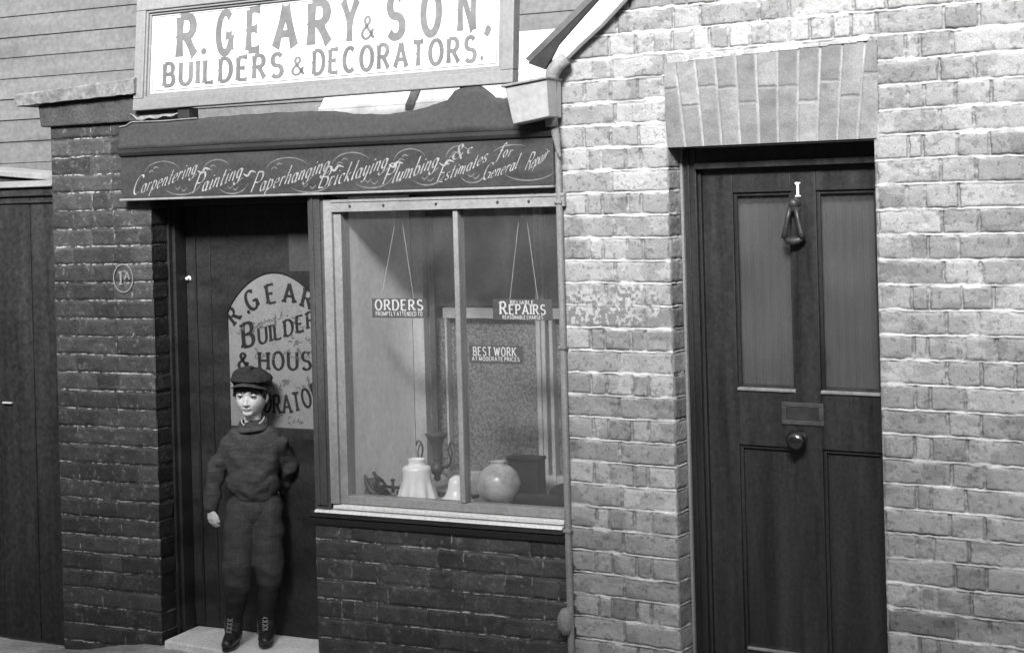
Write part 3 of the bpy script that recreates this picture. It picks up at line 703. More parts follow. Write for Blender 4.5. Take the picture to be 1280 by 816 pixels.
# fascia board, cornice coloured dark for its shadow band, felt apron above
g = MB(); g.box(-2.030, .0, -.045, .03, 1.910, 2.086)
fascia = g.obj('fascia_board', M['fascia'], shop, bev=.003)
g = MB(); g.box(-2.034, -.0, -.056, .0, 1.900, 1.9095); g.obj('fascia_bead', M['light_wood'], fascia, bev=.003)
g = MB(); g.profile([(-.047, 2.0865), (-.056, 2.092), (-.062, 2.104), (-.062, 2.122), (.0, 2.130), (.03, 2.0865)], -2.032, .0); g.obj('cornice', M['cornice'], fascia, bev=.003)
top = [(-2.035, 2.213), (-1.99, 2.218), (-1.97, 2.232), (-1.80, 2.229), (-1.62, 2.232), (-1.415, 2.236), (-1.2, 2.236), (-.98, 2.232), (-.86, 2.214), (-.73, 2.204), (-.60, 2.212), (-.52, 2.228), (-.44, 2.245), (-.405, 2.285), (-.36, 2.292), (-.30, 2.295), (-.265, 2.27), (-.238, 2.245), (-.2, 2.238), (-.154, 2.248), (-.08, 2.25), (.0, 2.25)]
def topz(u): return float(np.interp(u, [p[0] for p in top], [p[1] for p in top]))
g = MB(); V = []; n = 120
for i in range(n+1):
    u = -2.035+2.035*i/n; zt = topz(u)+.0012*math.sin(i*.7)+.0008*math.sin(i*1.9)
    for q in range(7):
        t = q/6; V.append((u, -.064+.022*t+.004*math.sin(math.pi*t)*math.sin(i*.13), 2.120+(zt-2.120)*t))
    V.append((u, -.034, zt+.002)); V.append((u, .0, zt-.006-.003*math.sin(i*.2)))
g.add(V, [(i*9+q, i*9+9+q, i*9+10+q, i*9+q+1) for i in range(n) for q in range(8)])
ap = g.obj('felt_apron', M['apron'], shop, smooth=True)
md = ap.modifiers.new('thick', 'SOLIDIFY'); md.thickness = .004
g = MB(); V = []; n = 24                                # loose pale flap of felt under the left end of the sign
for i in range(n+1):
    u = -1.985+.27*i/n; zb = 2.243+.004*math.sin(i*.9)+.016*(i/n)**2+(.03*(1-i/3) if i < 3 else 0)
    V += [(u, .012, 2.30), (u, -.010, 2.268), (u, -.030, zb)]
g.add(V, [(i*3+q, i*3+q+1, i*3+4+q, i*3+3+q) for i in range(n) for q in range(2)]); o = g.obj('felt_flap', M['pipe_grey'], shop, smooth=True); md = o.modifiers.new('thick', 'SOLIDIFY'); md.thickness = .003
g = MB(); g.tube([(u, -.046, topz(u)+.002) for u in np.linspace(-2.03, -1.62, 24)], .003, 6); g.obj('felt_edge', M['strip'], shop)
# lettering on the fascia
ps = Pen(.135, .022, 28, slant=.50); pf = Pen(.1, .05)
W_ = [('Carpentering', -1.975, -1.575, 1.924, .105, .072), ('Painting', -1.655, -1.345, 1.921, .088, .076), ('Paperhanging', -1.362, -.925, 1.917, .100, .074), ('Bricklaying', -1.035, -.655, 1.926, .096, .074),
      ('Plumbing', -.738, -.430, 1.930, .090, .072), ('Estimates', -.495, -.258, 1.933, .086, .060), ('General', -.300, -.130, 1.936, .050, .056), ('Repair', -.118, -.004, 1.966, .060, .058)]
for wd, a, b, zb, rise, hh in W_:
    def base(x, a=a, b=b, zb=zb, rise=rise): t = min(max((x-a)/(b-a), 0), 1); return zb+rise*(.55*t+.45*t*t)
    ps.write(wd, a, b-(.062 if len(wd) > 7 and wd != 'Estimates' else .022), base, hh*1.03, gap=.10, hmul=[1.08]+[1]*(len(wd)-1))
    L_ = b-a
    if wd in ('General', 'Repair'): continue
    P = arc(a+.42*L_, zb+.085, .24*L_, .052, 170, 25, 22); pf.free(P, tap(P, .0055))
    P = arc(a+.66*L_, zb+.045, .25*L_, .050, 215, 350, 22); pf.free(P, tap(P, .0065))
    for (fx, fz, sg) in ((.30, .105, 1), (.24, .090, 1), (.58, .028, -1), (.66, .020, -1)):
        P = spl((a+fx*L_, zb+fz), (a+fx*L_+.012, zb+fz+.010*sg), (a+fx*L_+.030, zb+fz+.004)); pf.free(P, tap(P, .006))
    if wd[-1] == 'g':
        P = spl((b-.05, zb+rise-.012), (b-.03, zb+rise-.022), (b-.010, zb+rise-.004), (b+.014, zb+rise-.010)); ps.free(P, tap(P, .010))
P = arc(-.10, 1.985, .12, .055, 210, 330, 20); pf.free(P, tap(P, .006)); P = arc(-.16, 2.02, .10, .045, 150, 60, 16); pf.free(P, tap(P, .005))
ps.single('&', -.405, 2.020, .056, .9); ps.single('c', -.352, 2.040, .044); ps.write('for', -.232, -.172, lambda x: 2.020, .052, gap=.1)
ps.obj('lettering', M['script'], fascia, flat(-.0455)); pf.obj('flourishes', M['script_thin'], fascia, flat(-.0452))

# doorway: frame, door with etched arched glass
g = MB(); DW = .2
g.box(-2.02, -1.905, .105, .24, .03, 1.905); g.box(-1.905, -1.888, .125, .2, .03, 1.905); g.box(-1.93, -1.918, .097, .1045, .03, 1.905)
g.box(-1.888, -1.02, .10, .24, 1.872, 1.905)
g.obj('door_frame', M['black_wood'], shop, bev=.004)
g = MB(); PX0, PX1, PZ0, ZS, ZA = -1.674, -1.186, .925, 1.405, 1.580
def archz(x):
    t = (x-(PX0+PX1)/2)/((PX1-PX0)/2); return ZS+(ZA-ZS)*(.72*(1-t*t)+.28*math.sqrt(max(0, 1-t*t)))
g.box(-1.887, PX0, DW-.004, DW+.045, .05, 1.871); g.box(PX1, -1.02, DW-.004, DW+.045, .05, 1.871)
g.box(PX0, PX1, DW-.004, DW+.045, .05, PZ0)
xs = [PX0+(PX1-PX0)*i/28 for i in range(29)]
g.prism([(x, archz(x)) for x in xs]+[(PX1, 1.871), (PX0, 1.871)], DW-.004, DW+.045)
sdoor = g.obj('shop_door', M['black_wood'], shop, bev=.003)
g = MB(); g.box(-1.840, -1.829, DW-.012, DW-.0045, .06, 1.865); g.box(-1.76, -1.754, DW-.009, DW-.0045, .06, 1.865)
for i in range(28):
    pass
g.obj('door_bead', M['door_paint'], sdoor, bev=.002)
g = MB(); g.prism([(PX0, PZ0), (PX1, PZ0)]+[(x, archz(x)) for x in reversed(xs)], DW+.004, DW+.010); g.obj('arched_pane', M['etched'], sdoor)
g = MB(); g.box(-1.346, -1.228, DW-.0065, DW-.0045, 1.585, 1.750); g.obj('notice', M['paper'], sdoor)
g = MB(); g.lathe([(.001, .020), (.006, .019), (.008, .014), (.006, .008), (.005, .004), (.011, .003), (.012, 0)], (-1.884+.012, DW-.0045, 1.557), 16, axis='y'); g.obj('bell_push', M['opal'], sdoor, smooth=True)
pl = Pen(.25, .12, 8, serif=.06); po = Pen(.1, .1)
for ch, x, z, hh, th in (('R', -1.622, 1.372, .074, 44), ('.', -1.560, 1.406, .074, 30), ('G', -1.533, 1.427, .082, 25), ('E', -1.444, 1.452, .078, 9), ('A', -1.358, 1.455, .078, -3), ('R', -1.275, 1.432, .078, -17), ('Y', -1.205, 1.400, .078, -32)):
    pl.single(ch, x, z, hh, .85, R(th))
pb = Pen(.24, .11, 8, serif=.06, slant=.15)
pb.write('BUILDER', -1.606, -1.222, lambda x: 1.262+.095*max(0, (x+1.606)/.384)**1.3, .066, gap=.12, hmul=[1.5, 1, 1, 1, 1, 1, 1], rot=lambda x: R(12))
pl.single('&', -1.600, 1.170, .066); pl.write('HOUSE', -1.525, -1.19, lambda x: 1.168+.02*(x+1.525), .074, gap=.16)
pl.write('DECORATOR', -1.66, -1.20, lambda x: .985+1.35*(x+1.43)**2, .076, gap=.10, rot=lambda x: 1.6*(x+1.43))
pl.obj('lettering', M['black'], sdoor, flat(DW+.0035)); pb.obj('lettering', M['black'], sdoor, flat(DW+.0035))
rr = random.Random(4)
for (cx, cz, ww, hh, cnt) in ((-1.36, 1.375, .17, .03, 34), (-1.55, 1.34, .07, .035, 16), (-1.38, 1.235, .17, .022, 26), (-1.33, 1.11, .15, .03, 34), (-1.36, .96, .15, .02, 14), (-1.30, 1.29, .08, .02, 12)):
    for i in range(cnt):
        x = cx+rr.uniform(-ww, ww); z = cz+rr.uniform(-hh, hh); r = rr.uniform(.007, .018); a0 = rr.uniform(0, 360); sw = rr.choice((-1, 1))*rr.uniform(120, 260)
        P = [(x+r*(1-.6*k/12)*math.cos(R(a0+sw*k/12)), z+r*(1-.6*k/12)*.8*math.sin(R(a0+sw*k/12))) for k in range(13)]
        po.free(P, tap(P, .0052))
po.obj('ornament', M['ornament'], sdoor, flat(DW+.0038))
# inside of the window bay and the shop behind it
g = MB(); g.box(-1.01, -.957, .051, .54, .66, 2.19); g.obj('display_side_board', M['inside_light'], shop)
g = MB(); g.box(-1.02, .05, .052, .60, .63, .676); g.obj('display_shelf', M['light_wood'], shop)
g = MB(); g.box(-1.02, .0, .032, .05, 1.89, 2.2); g.obj('bay_header', M['inside_light'], shop)
BW = .55
g = MB(); g.box(-.955, .04, BW+.03, BW+.036, .676, 1.365); g.obj('screen_glass', M['pebble'], shop)
g = MB(); g.box(-.81, .04, BW-.008, BW+.028, 1.366, 1.410); g.obj('screen_rail', M['wood_mid'], shop, bev=.003)
g = MB(); g.box(-.955, .04, BW-.006, BW+.028, .676, .72); g.obj('screen_rail', M['wood_mid'], shop, bev=.003)
g = MB(); g.box(-.372, -.352, BW-.012, BW+.029, .676, 1.885); g.box(-.352, -.333, BW-.004, BW+.029, .676, 1.885); g.box(-.312, -.296, BW-.012, BW+.029, .676, 1.364)
g.obj('screen_post', M['wood_mid'], shop, bev=.003)
g = MB(); g.box(-.955, -.90, BW-.012, BW+.029, .7205, 1.885); g.box(-.80, -.79, BW-.0115, BW+.029, .7205, 1.3655); g.obj('screen_post', M['wood_mid'], shop, bev=.003)
g = MB(); g.box(-.862, -.835, BW-.03, BW-.013, .7205, 1.80); g.obj('batten', M['grey_wood'], shop, bev=.003)
g = MB(); g.box(-2.4, .05, 1.6, 1.64, 0, 2.2); g.box(-2.44, -2.4, .3, 1.6, 0, 2.2); g.box(.05, .08, .05, 1.6, 0, 2.2); g.box(-2.4, -1.02, .24, 1.6, 2.0, 2.03); g.box(-2.4, .05, .3, 1.6, .0, .02); g.box(-1.02, -1.01, .24, 1.6, .02, 2.0)
g.obj('interior_lining', M['inside'], shop)
g = MB(); g.box(-1.0, .0, .60, 1.59, 2.19, 2.2); g.box(-.955, .04, .60, .61, 1.415, 2.19); g.obj('dark_back_sheet', M['inside'], shop)  # added dark sheet and lid stand in for the unlit back of the shop
# glazed lean-to roof behind the apron
g = MB(); g.hexa([(-1.54, .72, 2.245), (.02, .72, 2.245), (.02, 1.016, 2.600), (-1.54, 1.016, 2.600), (-1.54, .712, 2.252), (.02, .712, 2.252), (.02, 1.010, 2.610), (-1.54, 1.010, 2.610)])
rf = g.obj('lean_to_roof', M['zinc'], shop)
g = MB(); g.hexa([(-1.06, .05, 2.195), (.02, .05, 2.195), (.02, .712, 2.235), (-1.06, .712, 2.235), (-1.06, .05, 2.203), (.02, .05, 2.203), (.02, .712, 2.243), (-1.06, .712, 2.243)]); g.obj('roof_glazing', M['skylight'], rf)
sl_ = lambda y: 2.252+(y-.712)*.358/.298
for u in (-1.05,):
    g = MB(); g.hexa([(u-.020, .722, sl_(.722)+.003), (u+.020, .722, sl_(.722)+.003), (u+.020, 1.0, sl_(1.0)+.003), (u-.020, 1.0, sl_(1.0)+.003), (u-.020, .722, sl_(.722)+.03), (u+.020, .722, sl_(.722)+.03), (u+.020, 1.0, sl_(1)+.03), (u-.020, 1.0, sl_(1)+.03)]); g.obj('glazing_bar', M['grey_wood'], rf, bev=.002)
for y in (.745, .83, .92):
    g = MB(); g.hexa([(-1.54, y, sl_(y)+.002), (.02, y+.01, sl_(y+.01)+.002), (.02, y+.016, sl_(y+.016)+.002), (-1.54, y+.006, sl_(y+.006)+.002), (-1.54, y, sl_(y)+.007), (.02, y+.01, sl_(y+.01)+.007), (.02, y+.016, sl_(y+.016)+.009), (-1.54, y+.006, sl_(y+.006)+.009)]); g.obj('sheet_lap', M['zinc'], rf)
g = MB(); g.box(-2.4, -1.065, .03, 1.0, 2.04, 2.16); g.obj('flat_roof', M['apron'], shop)
# doorstep
step = thing('doorstep', 'worn pale stone doorstep under the boy in the shop doorway', 'step', 'S', (-1.5, 0, -.03))
g = MB(); n = 30; V = []
poly = [(-1.885, -.022), (-1.54, -.060), (-1.6, -.105), (-1.45, -.135), (-1.30, -.150), (-1.135, -.155), (-1.135, .22), (-1.885, .22)]
g.v = [(x, y, .045-.006*(y < 0)) for x, y in poly]+[(x, y-.006*(y < 0), -.032) for x, y in poly]
g.f = [tuple(range(8))]+[tuple(range(15, 7, -1))]+[(i, 8+i, 8+(i+1) % 8, (i+1) % 8) for i in range(8)]
g.obj('slab', M['whitened'], step, bev=.008)

# ------------------------------------------------------------------ brick pier with its coping
pier = thing('brick_pier', 'dark painted brick pier with stone coping left of the shop doorway', 'pier', 'S', (-2.2, 0, 0))
S, Z = grid(-2.458, -1.912, -.06, 2.235, .0032)
random.seed(21); _pj = {}
def pj(c):
    if c not in _pj: _pj[c] = [-2.47, -2.458+.225, -2.458+.34, -1.90] if c % 2 else [-2.47, -2.458+.112, -2.458+.336, -1.912-.11, -1.90]
    return _pj[c]
h, tone = bricks(S, Z, pj, 1.943-26*.0784, .0784, 57, dark=True, rough=1.3)
e = np.minimum(np.abs(S+2.458), np.abs(S+1.912)); k = np.clip(1-e/.010, 0, 1); h = h*(1-k)-.005*k
s_ = fc(S); z_ = fc(Z); ragged = 1.912+.012*fbm(z_*14, z_*0, 71, 3)-.006
# pale smears of lime down the right arris
sm = np.clip((fbm(S*22, Z*16, 73, 4)-.5)*5, 0, 1)*np.exp(-((S+1.99)/.03)**2)*(Z > 1.9); tone = np.maximum(tone*1.25, sm*.2)
relief('wall', S, Z, h, tone, lambda s, z, h: (s, -h, z), M['dark_brick'], pier, s_ < -ragged)
S2, Z2 = grid(0, .105, -.06, 2.235, .0032)
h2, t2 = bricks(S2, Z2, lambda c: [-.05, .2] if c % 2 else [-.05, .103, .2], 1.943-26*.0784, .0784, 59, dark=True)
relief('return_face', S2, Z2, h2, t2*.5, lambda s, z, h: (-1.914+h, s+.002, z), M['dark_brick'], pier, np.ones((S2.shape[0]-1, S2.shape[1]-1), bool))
g = MB(); g.box(-2.452, -1.93, .012, .34, -.06, 2.24); g.obj('core', M['render'], pier)
g = MB(); g.hexa([(-2.492, -.022, 2.236), (-1.945, -.022, 2.238), (-1.945, .34, 2.238), (-2.492, .34, 2.236), (-2.50, -.026, 2.334), (-1.94, -.026, 2.350), (-1.94, .34, 2.350), (-2.50, .34, 2.334)]); cap_ = g.obj('cement_band', M['render'], pier, bev=.006)
n = 36; V = []; g = MB(); rr = random.Random(8)
for i in range(n+1):
    t = i/n; u = -2.606+.668*t; zb = 2.333+.020*t; zt = 2.386+.034*t+.0012*rr.uniform(-1, 1); y = -.055+.0012*rr.uniform(-1, 1)
    V += [(u, y, zb+.002*rr.uniform(-1, 1)), (u, y-.004, zt-.008), (u, y+.006, zt), (u, .38, zt), (u, .38, zb)]
g.add(V, [(i*5+q, i*5+5+q, i*5+5+(q+1) % 5, i*5+(q+1) % 5) for i in range(n) for q in range(5)]+[(4, 3, 2, 1, 0), (n*5, n*5+1, n*5+2, n*5+3, n*5+4)])
g.obj('coping', M['coping'], pier)
pn = Pen(.17, .09, 0, serif=.10); pn.single('1', -2.080, 1.542, .058); pn.thick = .2; pn.serif = 0; pn.single('A', -2.044, 1.564, .034); pn.single('.', -2.038, 1.545, .03)
P = arc(-2.066, 1.570, .052, .060, 0, 360, 40); pn.free(P, [.0045]*len(P))
pn.obj('painted_number', M['light_wood'], pier, flat(-.006))

# ------------------------------------------------------------------ gate, rail and weatherboarding on the left
gate = thing('wooden_gate', 'tall black boarded gate left of the brick pier', 'gate', 'S', (-2.9, .03, 0))
x = -3.9; k = 0; rr = random.Random(2)
while x < -2.475:
    x2 = min(x+rr.uniform(.17, .24), -2.472)
    if x2 > -2.53: x2 = -2.472
    g = MB(); g.box(x+.0015, x2-.0015, .035+rr.uniform(0, .003), .062, -.05, 1.935); g.obj('board', M['gate'], gate, bev=.003); x = x2
g = MB(); g.box(-3.9, -2.472, .022, .07, 1.9355, 1.975); g.obj('top_rail', M['gate'], gate, bev=.004)
g = MB(); g.profile([(.004, 1.9755), (.004, 1.984), (.07, 2.006), (.09, 2.006), (.09, 1.9755)], -3.9, -2.462); g.obj('capping', M['light_wood'], gate, bev=.002)
g = MB(); g.box(-3.9, -2.475, .026, .034, 1.905, 1.915); g.obj('moulding', M['gate'], gate, bev=.002)
g = MB(); g.box(-2.80, -2.748, .020, .034, 1.006, 1.013); g.obj('bolt', M['sill_light'], gate, bev=.001)  # added pale bar in place of a scratch mark; no fitting known there
rail = thing('timber_rail', 'pale sloping timber ledge above the black gate, against the weatherboards', 'rail', 'S', (-3.0, .3, 2.05))
g = MB(); g.hexa([(-3.9, .28, 2.118), (-2.5, .28, 1.990), (-2.5, .36, 1.995), (-3.9, .36, 2.123), (-3.9, .28, 2.150), (-2.5, .28, 2.016), (-2.5, .36, 2.030), (-3.9, .36, 2.164)]); g.obj('ledge', M['light_wood'], rail, bev=.003)
g = MB(); g.hexa([(-3.9, .30, 1.7), (-2.5, .30, 1.7), (-2.5, .34, 1.7), (-3.9, .34, 1.7), (-3.9, .30, 2.117), (-2.5, .30, 1.989), (-2.5, .34, 1.989), (-3.9, .34, 2.117)]); g.obj('fence_board', M['gate'], rail)
wb = thing('weatherboard_building', 'weathered pale weatherboarded building behind the shop sign', 'building', 'S', (-2, 1.04, 0))
z = .0; rr = random.Random(5)
g = MB()
while z < 3.9:
    hz = .112+rr.uniform(-.004, .004); d = rr.uniform(-.002, .002)
    g.profile([(1.029+d, z), (1.0365, z+hz+.010), (1.06, z+hz+.010), (1.06, z)], -5.2, .3); z += hz
g.obj('weatherboarding', M['weather'], wb, bev=.0015)

# ------------------------------------------------------------------ the big sign on the roof edge
sign = thing('shop_sign', 'large white signboard in a grey moulded frame above the shop fascia', 'sign', 'S', (-1.05, 0, 2.28))
SL = .0095; LEAN = .1
def sp(a, d, b):                                       # a along, d out of the board (towards the street), b up the board from its foot
    z0 = 2.280+SL*(a+1.955); return (a, -.020+b*LEAN-d, z0+b)
def sbox(g, a0, a1, d0, d1, b0, b1):
    g.hexa([sp(a0, d1, b0), sp(a1, d1, b0), sp(a1, d0, b0), sp(a0, d0, b0), sp(a0, d1, b1), sp(a1, d1, b1), sp(a1, d0, b1), sp(a0, d0, b1)])
SA, SB, SH = -1.956, -.157, .475
g = MB(); sbox(g, SA+.03, SB-.03, -.02, .004, .03, SH-.03); board = g.obj('board', M['sign_board'], sign)
g = MB(); fwid = .050
sbox(g, SA, SB, -.025, .030, 0, fwid); sbox(g, SA, SB, -.025, .030, SH-fwid, SH); sbox(g, SA, SA+fwid, -.025, .0295, fwid, SH-fwid); sbox(g, SB-fwid, SB, -.025, .0295, fwid, SH-fwid)
g.obj('frame', M['sign_frame'], sign, bev=.004)
g = MB(); a, b = SA+fwid, SB-fwid
for (q0, q1, d) in ((0, .010, .022), (.010, .020, .013)):
    sbox(g, a+q0, b-q0, -.02, d, fwid+q0, fwid+q1); sbox(g, a+q0, b-q0, -.02, d, SH-fwid-q1, SH-fwid-q0); sbox(g, a+q0, a+q1, -.02, d-.0005, fwid+q1, SH-fwid-q1); sbox(g, b-q1, b-q0, -.02, d-.0005, fwid+q1, SH-fwid-q1)
g.obj('moulding', M['sign_frame'], sign, bev=.0015)
pL = Pen(.01, .006); a, b = SA+fwid+.032, SB-fwid-.032; lo, hi = fwid+.030, SH-fwid-.030
for P in ([(a, lo), (b, lo)], [(a, hi), (b, hi)], [(a, lo), (a, hi)], [(b, lo), (b, hi)]): pL.free(P, [.0035, .0035])
pS = Pen(.32, .19, 0, flare=.28, spur=.07)
zl1, zl2 = .216, .0975
line1 = [('R', -1.765, -1.632, 1), ('.', -1.612, -1.60, 1), ('G', -1.565, -1.443, 1), ('E', -1.411, -1.303, 1), ('A', -1.277, -1.132, 1), ('R', -1.105, -.968, 1), ('Y', -.957, -.837, 1), ('&', -.843, -.780, .52), ('S', -.742, -.628, 1), ('O', -.588, -.465, 1), ('N', -.425, -.315, 1), (',', -.290, -.278, .8)]
def l1(pen, dx=0, dz=0):
    T0 = (pen.thick, pen.thin); pen.dot = .085
    for ch, a, b, k in line1:
        pen.thick, pen.thin = (.19, .12) if ch in '&,' else T0
        hh = .168*k; wd = G[ch][0]; body = max((b-a)-pen.thick*hh, .004); ws = body/(wd*hh) if wd > .12 else 1
        if ch == '&': ws = .78
        pen.single(ch, (a+b)/2+dx, zl1+dz-(.012 if ch == ',' else 0)+(.0 if ch != '&' else .004), hh, ws)
l1(pS)
pS2 = Pen(.29, .17, 0, flare=.3, spur=.08)
pS2.dot = .10; pS2.write('BUILDERS', -1.822, -1.205, lambda x: zl2, .094, gap=.17); pS2.thick, pS2.thin = .19, .12; pS2.single('&', -1.137, zl2+.002, .070); pS2.thick, pS2.thin = .29, .17; pS2.write('DECORATORS.', -1.070, -.288, lambda x: zl2-.002, .094, gap=.17)
surf = lambda a, b, k: sp(a, .0046+.00012*k, b)
surf2 = lambda a, b, k: sp(a+.0022, .0042+.00001*k, b-.0016)
pL.obj('border_line', M['letter'], board, surf); pS.obj('lettering', M['letter'], board, surf); pS2.obj('lettering', M['letter'], board, surf)
for u in (-1.70, -.36):
    g = MB(); g.box(u-.03, u+.03, -.035, .03, 2.2, 2.280+SL*(u+1.955)-.001); g.obj('bracket', M['cornice'], sign, bev=.003)
# pale metal box under the eaves
bx = thing('rainwater_box', 'pale tapered metal rainwater box under the eaves beside the sign', 'rainwater box', 'S', (-.06, -.1, 2.14))
g = MB(); q = lambda z, x0, x1, y0, y1: [(x0, y0, z[0]), (x1, y0, z[1]), (x1, y1, z[1]), (x0, y1, z[0])]
g.hexa(q((2.137, 2.158), -.118, .028, -.135, -.02)+q((2.272, 2.294), -.140, .030, -.15, -.02)); g.obj('body', M['box_zinc'], bx, bev=.004)
g = MB(); g.hexa(q((2.2722, 2.2942), -.152, .034, -.160, -.015)+q((2.282, 2.304), -.152, .034, -.160, -.015)); g.obj('rim', M['pipe_grey'], bx, bev=.003)

# ------------------------------------------------------------------ cards hung in the window
CW = .060
def hang(name, label, u0, u1, z0, z1, strings, lines):
    t = thing(name, label, 'sign', 'S', ((u0+u1)/2, CW, z0), group='lettered cards hanging in the shop window')
    g = MB(); g.box(u0, u1, CW, CW+.004, z0, z1); g.obj('card', M['card'], t, bev=.001)
    for txt, a, b, zb, hh, hm, serif in lines:
        p = Pen(.21, .12 if hh > .02 else .16, 0, serif=serif); p.write(txt, a, b, lambda x, zb=zb: zb, hh, gap=.2, hmul=hm); p.obj('lettering', M['white'], t, flat(CW-.0003, .00005))
    for (a, za, b, zb) in strings:
        g = MB(); g.tube([(a, CW+.002, za), (b, CW+.002, zb)], .0011, 5); g.obj('string', M['string'], t)
hang('orders_card', 'grey card reading ORDERS hung before the pale board in the left pane', -.864, -.614, 1.405, 1.482, [(-.722, 1.834, -.672, 1.4825), (-.735, 1.834, -.82, 1.4825)],
     [('ORDERS', -.850, -.628, 1.436, .040, None, .03), ('PROMPTLY ATTENDED TO', -.846, -.632, 1.413, .016, None, 0)])
hang('repairs_card', 'grey card reading RELIABLE REPAIRS on two strings in the right pane', -.322, -.070, 1.400, 1.480, [(-.193, 1.834, -.248, 1.4805), (-.173, 1.834, -.130, 1.4805)],
     [('RELIABLE', -.246, -.146, 1.461, .014, None, 0), ('REPAIRS', -.292, -.096, 1.423, .036, [1.3]+[1]*6, .05), ('REASONABLE CHARGES', -.280, -.108, 1.405, .013, None, 0)])
hang('best_work_card', 'lower grey card reading BEST WORK before the pebbled glass screen', -.430, -.199, 1.232, 1.303, [],
     [('BEST WORK', -.412, -.226, 1.263, .032, None, .05), ('AT MODERATE PRICES', -.418, -.212, 1.243, .015, None, 0)])

# ------------------------------------------------------------------ goods on the window shelf
SZ = .6765
def goods(name, label, cat, u, w_): return thing(name, label, cat, 'S', (u, w_, SZ))
u, w_ = -.724, .14
t = goods('lamp_shade', 'tall white fluted glass lamp shade on the window shelf', 'lamp shade', u, w_)
fl = lambda r, z, a: r*(1+max(0, (.085-(z-0))/.085)*.13*math.cos(9*a)*(z < .085))
g = MB(); g.lathe([(.076, .0), (.072, .02), (.066, .045), (.060, .07), (.057, .09), (.058, .115), (.057, .125), (.050, .131), (.036, .134), (.033, .139), (.033, .152), (.036, .158), (.033, .159), (.030, .15), (.030, .138), (.052, .124), (.053, .09), (.06, .05), (.070, .003)], (u, w_, SZ), 72, fl); g.obj('shade', M['opal'], t, smooth=True)
u, w_ = -.545, .14
t = goods('bell_shade', 'small white bell shaped glass shade behind the window mullion', 'lamp shade', u, w_)
g = MB(); g.lathe([(.068, 0), (.058, .012), (.046, .025), (.036, .05), (.032, .075), (.026, .090), (.016, .096), (.014, .10), (.012, .1), (.012, .095), (.024, .086), (.030, .05), (.05, .016), (.064, .001)], (u, w_, SZ), 40); g.obj('shade', M['opal'], t, smooth=True)
u, w_ = -.352, .13
t = goods('glass_globe', 'round frosted grey glass globe beside the dark pipe', 'globe', u, w_)
prof = [(.030, .0), (.04, .003)]+[(.086*math.sin(R(a)), .079-.081*math.cos(R(a))) for a in range(34, 160, 9)]+[(.030, .156), (.030, .166), (.034, .169), (.030, .168), (.026, .165), (.026, .155)]
g = MB(); g.lathe(prof, (u, w_, SZ), 44); g.obj('globe', M['frost'], t, smooth=True)
u, w_ = -.72, .30
t = goods('gas_pendant', 'dark metal gas fitting with flared top and scrolled arms behind the white shade', 'gas lamp', u, w_)
g = MB(); g.lathe([(.001, .246), (.044, .245), (.049, .241), (.038, .228), (.025, .200), (.018, .175), (.014, .145), (.019, .137), (.013, .130), (.026, .11), (.030, .095), (.022, .08), (.012, .07), (.016, .058), (.008, .05), (.001, .047)], (u, w_, SZ-.005), 28); g.obj('stem', M['bronze'], t, smooth=True)
for sg in (-1, 1):
    pts = [(0, .095), (.03, .115), (.055, .11), (.068, .135), (.060, .175), (.068, .205), (.084, .208), (.09, .192)]
    g = MB(); P = spl(*pts, n=5); g.tube([(u+sg*a, w_-.01, SZ+b-.005) for a, b in P], .0042, 8)
    P = spl((.045, .105), (.085, .125), (.100, .165), (.085, .20), n=5); g.tube([(u+sg*a*.8, w_-.014, SZ+b-.005) for a, b in P], .003, 8)
    P = spl((.02, .085), (.05, .07), (.082, .04), (.088, .0), n=5); g.tube([(u+sg*a, w_-.01, SZ+b) for a, b in P], .004, 8)
    g.obj('scroll_arm', M['bronze'], t, smooth=True)
t = goods('metal_pipe', 'short dark metal pipe lying at the right of the window shelf', 'pipe', -.165, .15)
g = MB(); g.lathe([(.0225, 0), (.0225, .205), (.026, .207), (.026, .215), (.019, .215), (.018, .20), (.018, 0)], (-.29, .15, SZ+.0262), 24, axis='x'); g.obj('tube', M['iron'], t, smooth=True)
t = goods('dark_box', 'dark square box standing behind the frosted globe', 'box', -.32, .33)
g = MB(); g.box(-.398, -.262, .30, .37, SZ, .820); g.obj('carton', M['black_wood'], t, bev=.003); g = MB(); g.box(-.402, -.258, .296, .374, .8205, .834); g.obj('lid', M['black_wood'], t, bev=.003)
t = goods('dark_sack', 'low dark folded cloth at the right corner of the window shelf', 'cloth', -.06, .30)
g = MB(); g.ball((-.10, .27, SZ+.03), (.10, .06, .045), 24, 16); g.ball((-.04, .30, SZ+.045), (.08, .05, .045), 24, 16); g.obj('folds', M['black_wood'], t, smooth=True)
t = goods('wall_bracket', 'dark iron bracket tap lying at the left of the window shelf', 'tap', -.86, .12)
g = MB(); P = spl((-.955, .085), (-.945, .05), (-.925, .02), (-.895, .012), (-.86, .03), n=5); g.tube([(a, .12, SZ+b) for a, b in P], [.004+.010*math.sin(math.pi*min(1, i/(len(P)-1))) for i in range(len(P))], 12)
g.ball((-.885, .12, SZ+.045), (.030, .02, .026)); g.tube([(-.875, .12, SZ+.06), (-.905, .12, SZ+.085), (-.915, .12, SZ+.10)], [.012, .008, .007], 10)
g.tube([(-.87, .12, SZ+.045), (-.80, .12, SZ+.042), (-.745, .12, SZ+.045)], .006, 10); g.tube([(-.825, .12, SZ+.022), (-.825, .12, SZ+.070)], [.007, .006], 10); g.ball((-.825, .12, SZ+.072), (.012, .008, .006)); g.ball((-.76, .12, SZ+.055), (.008, .008, .014))
g.obj('casting', M['iron'], t, smooth=True)
t = goods('folded_paper', 'grey folded paper leaning against the pale side board', 'paper', -.93, .16)
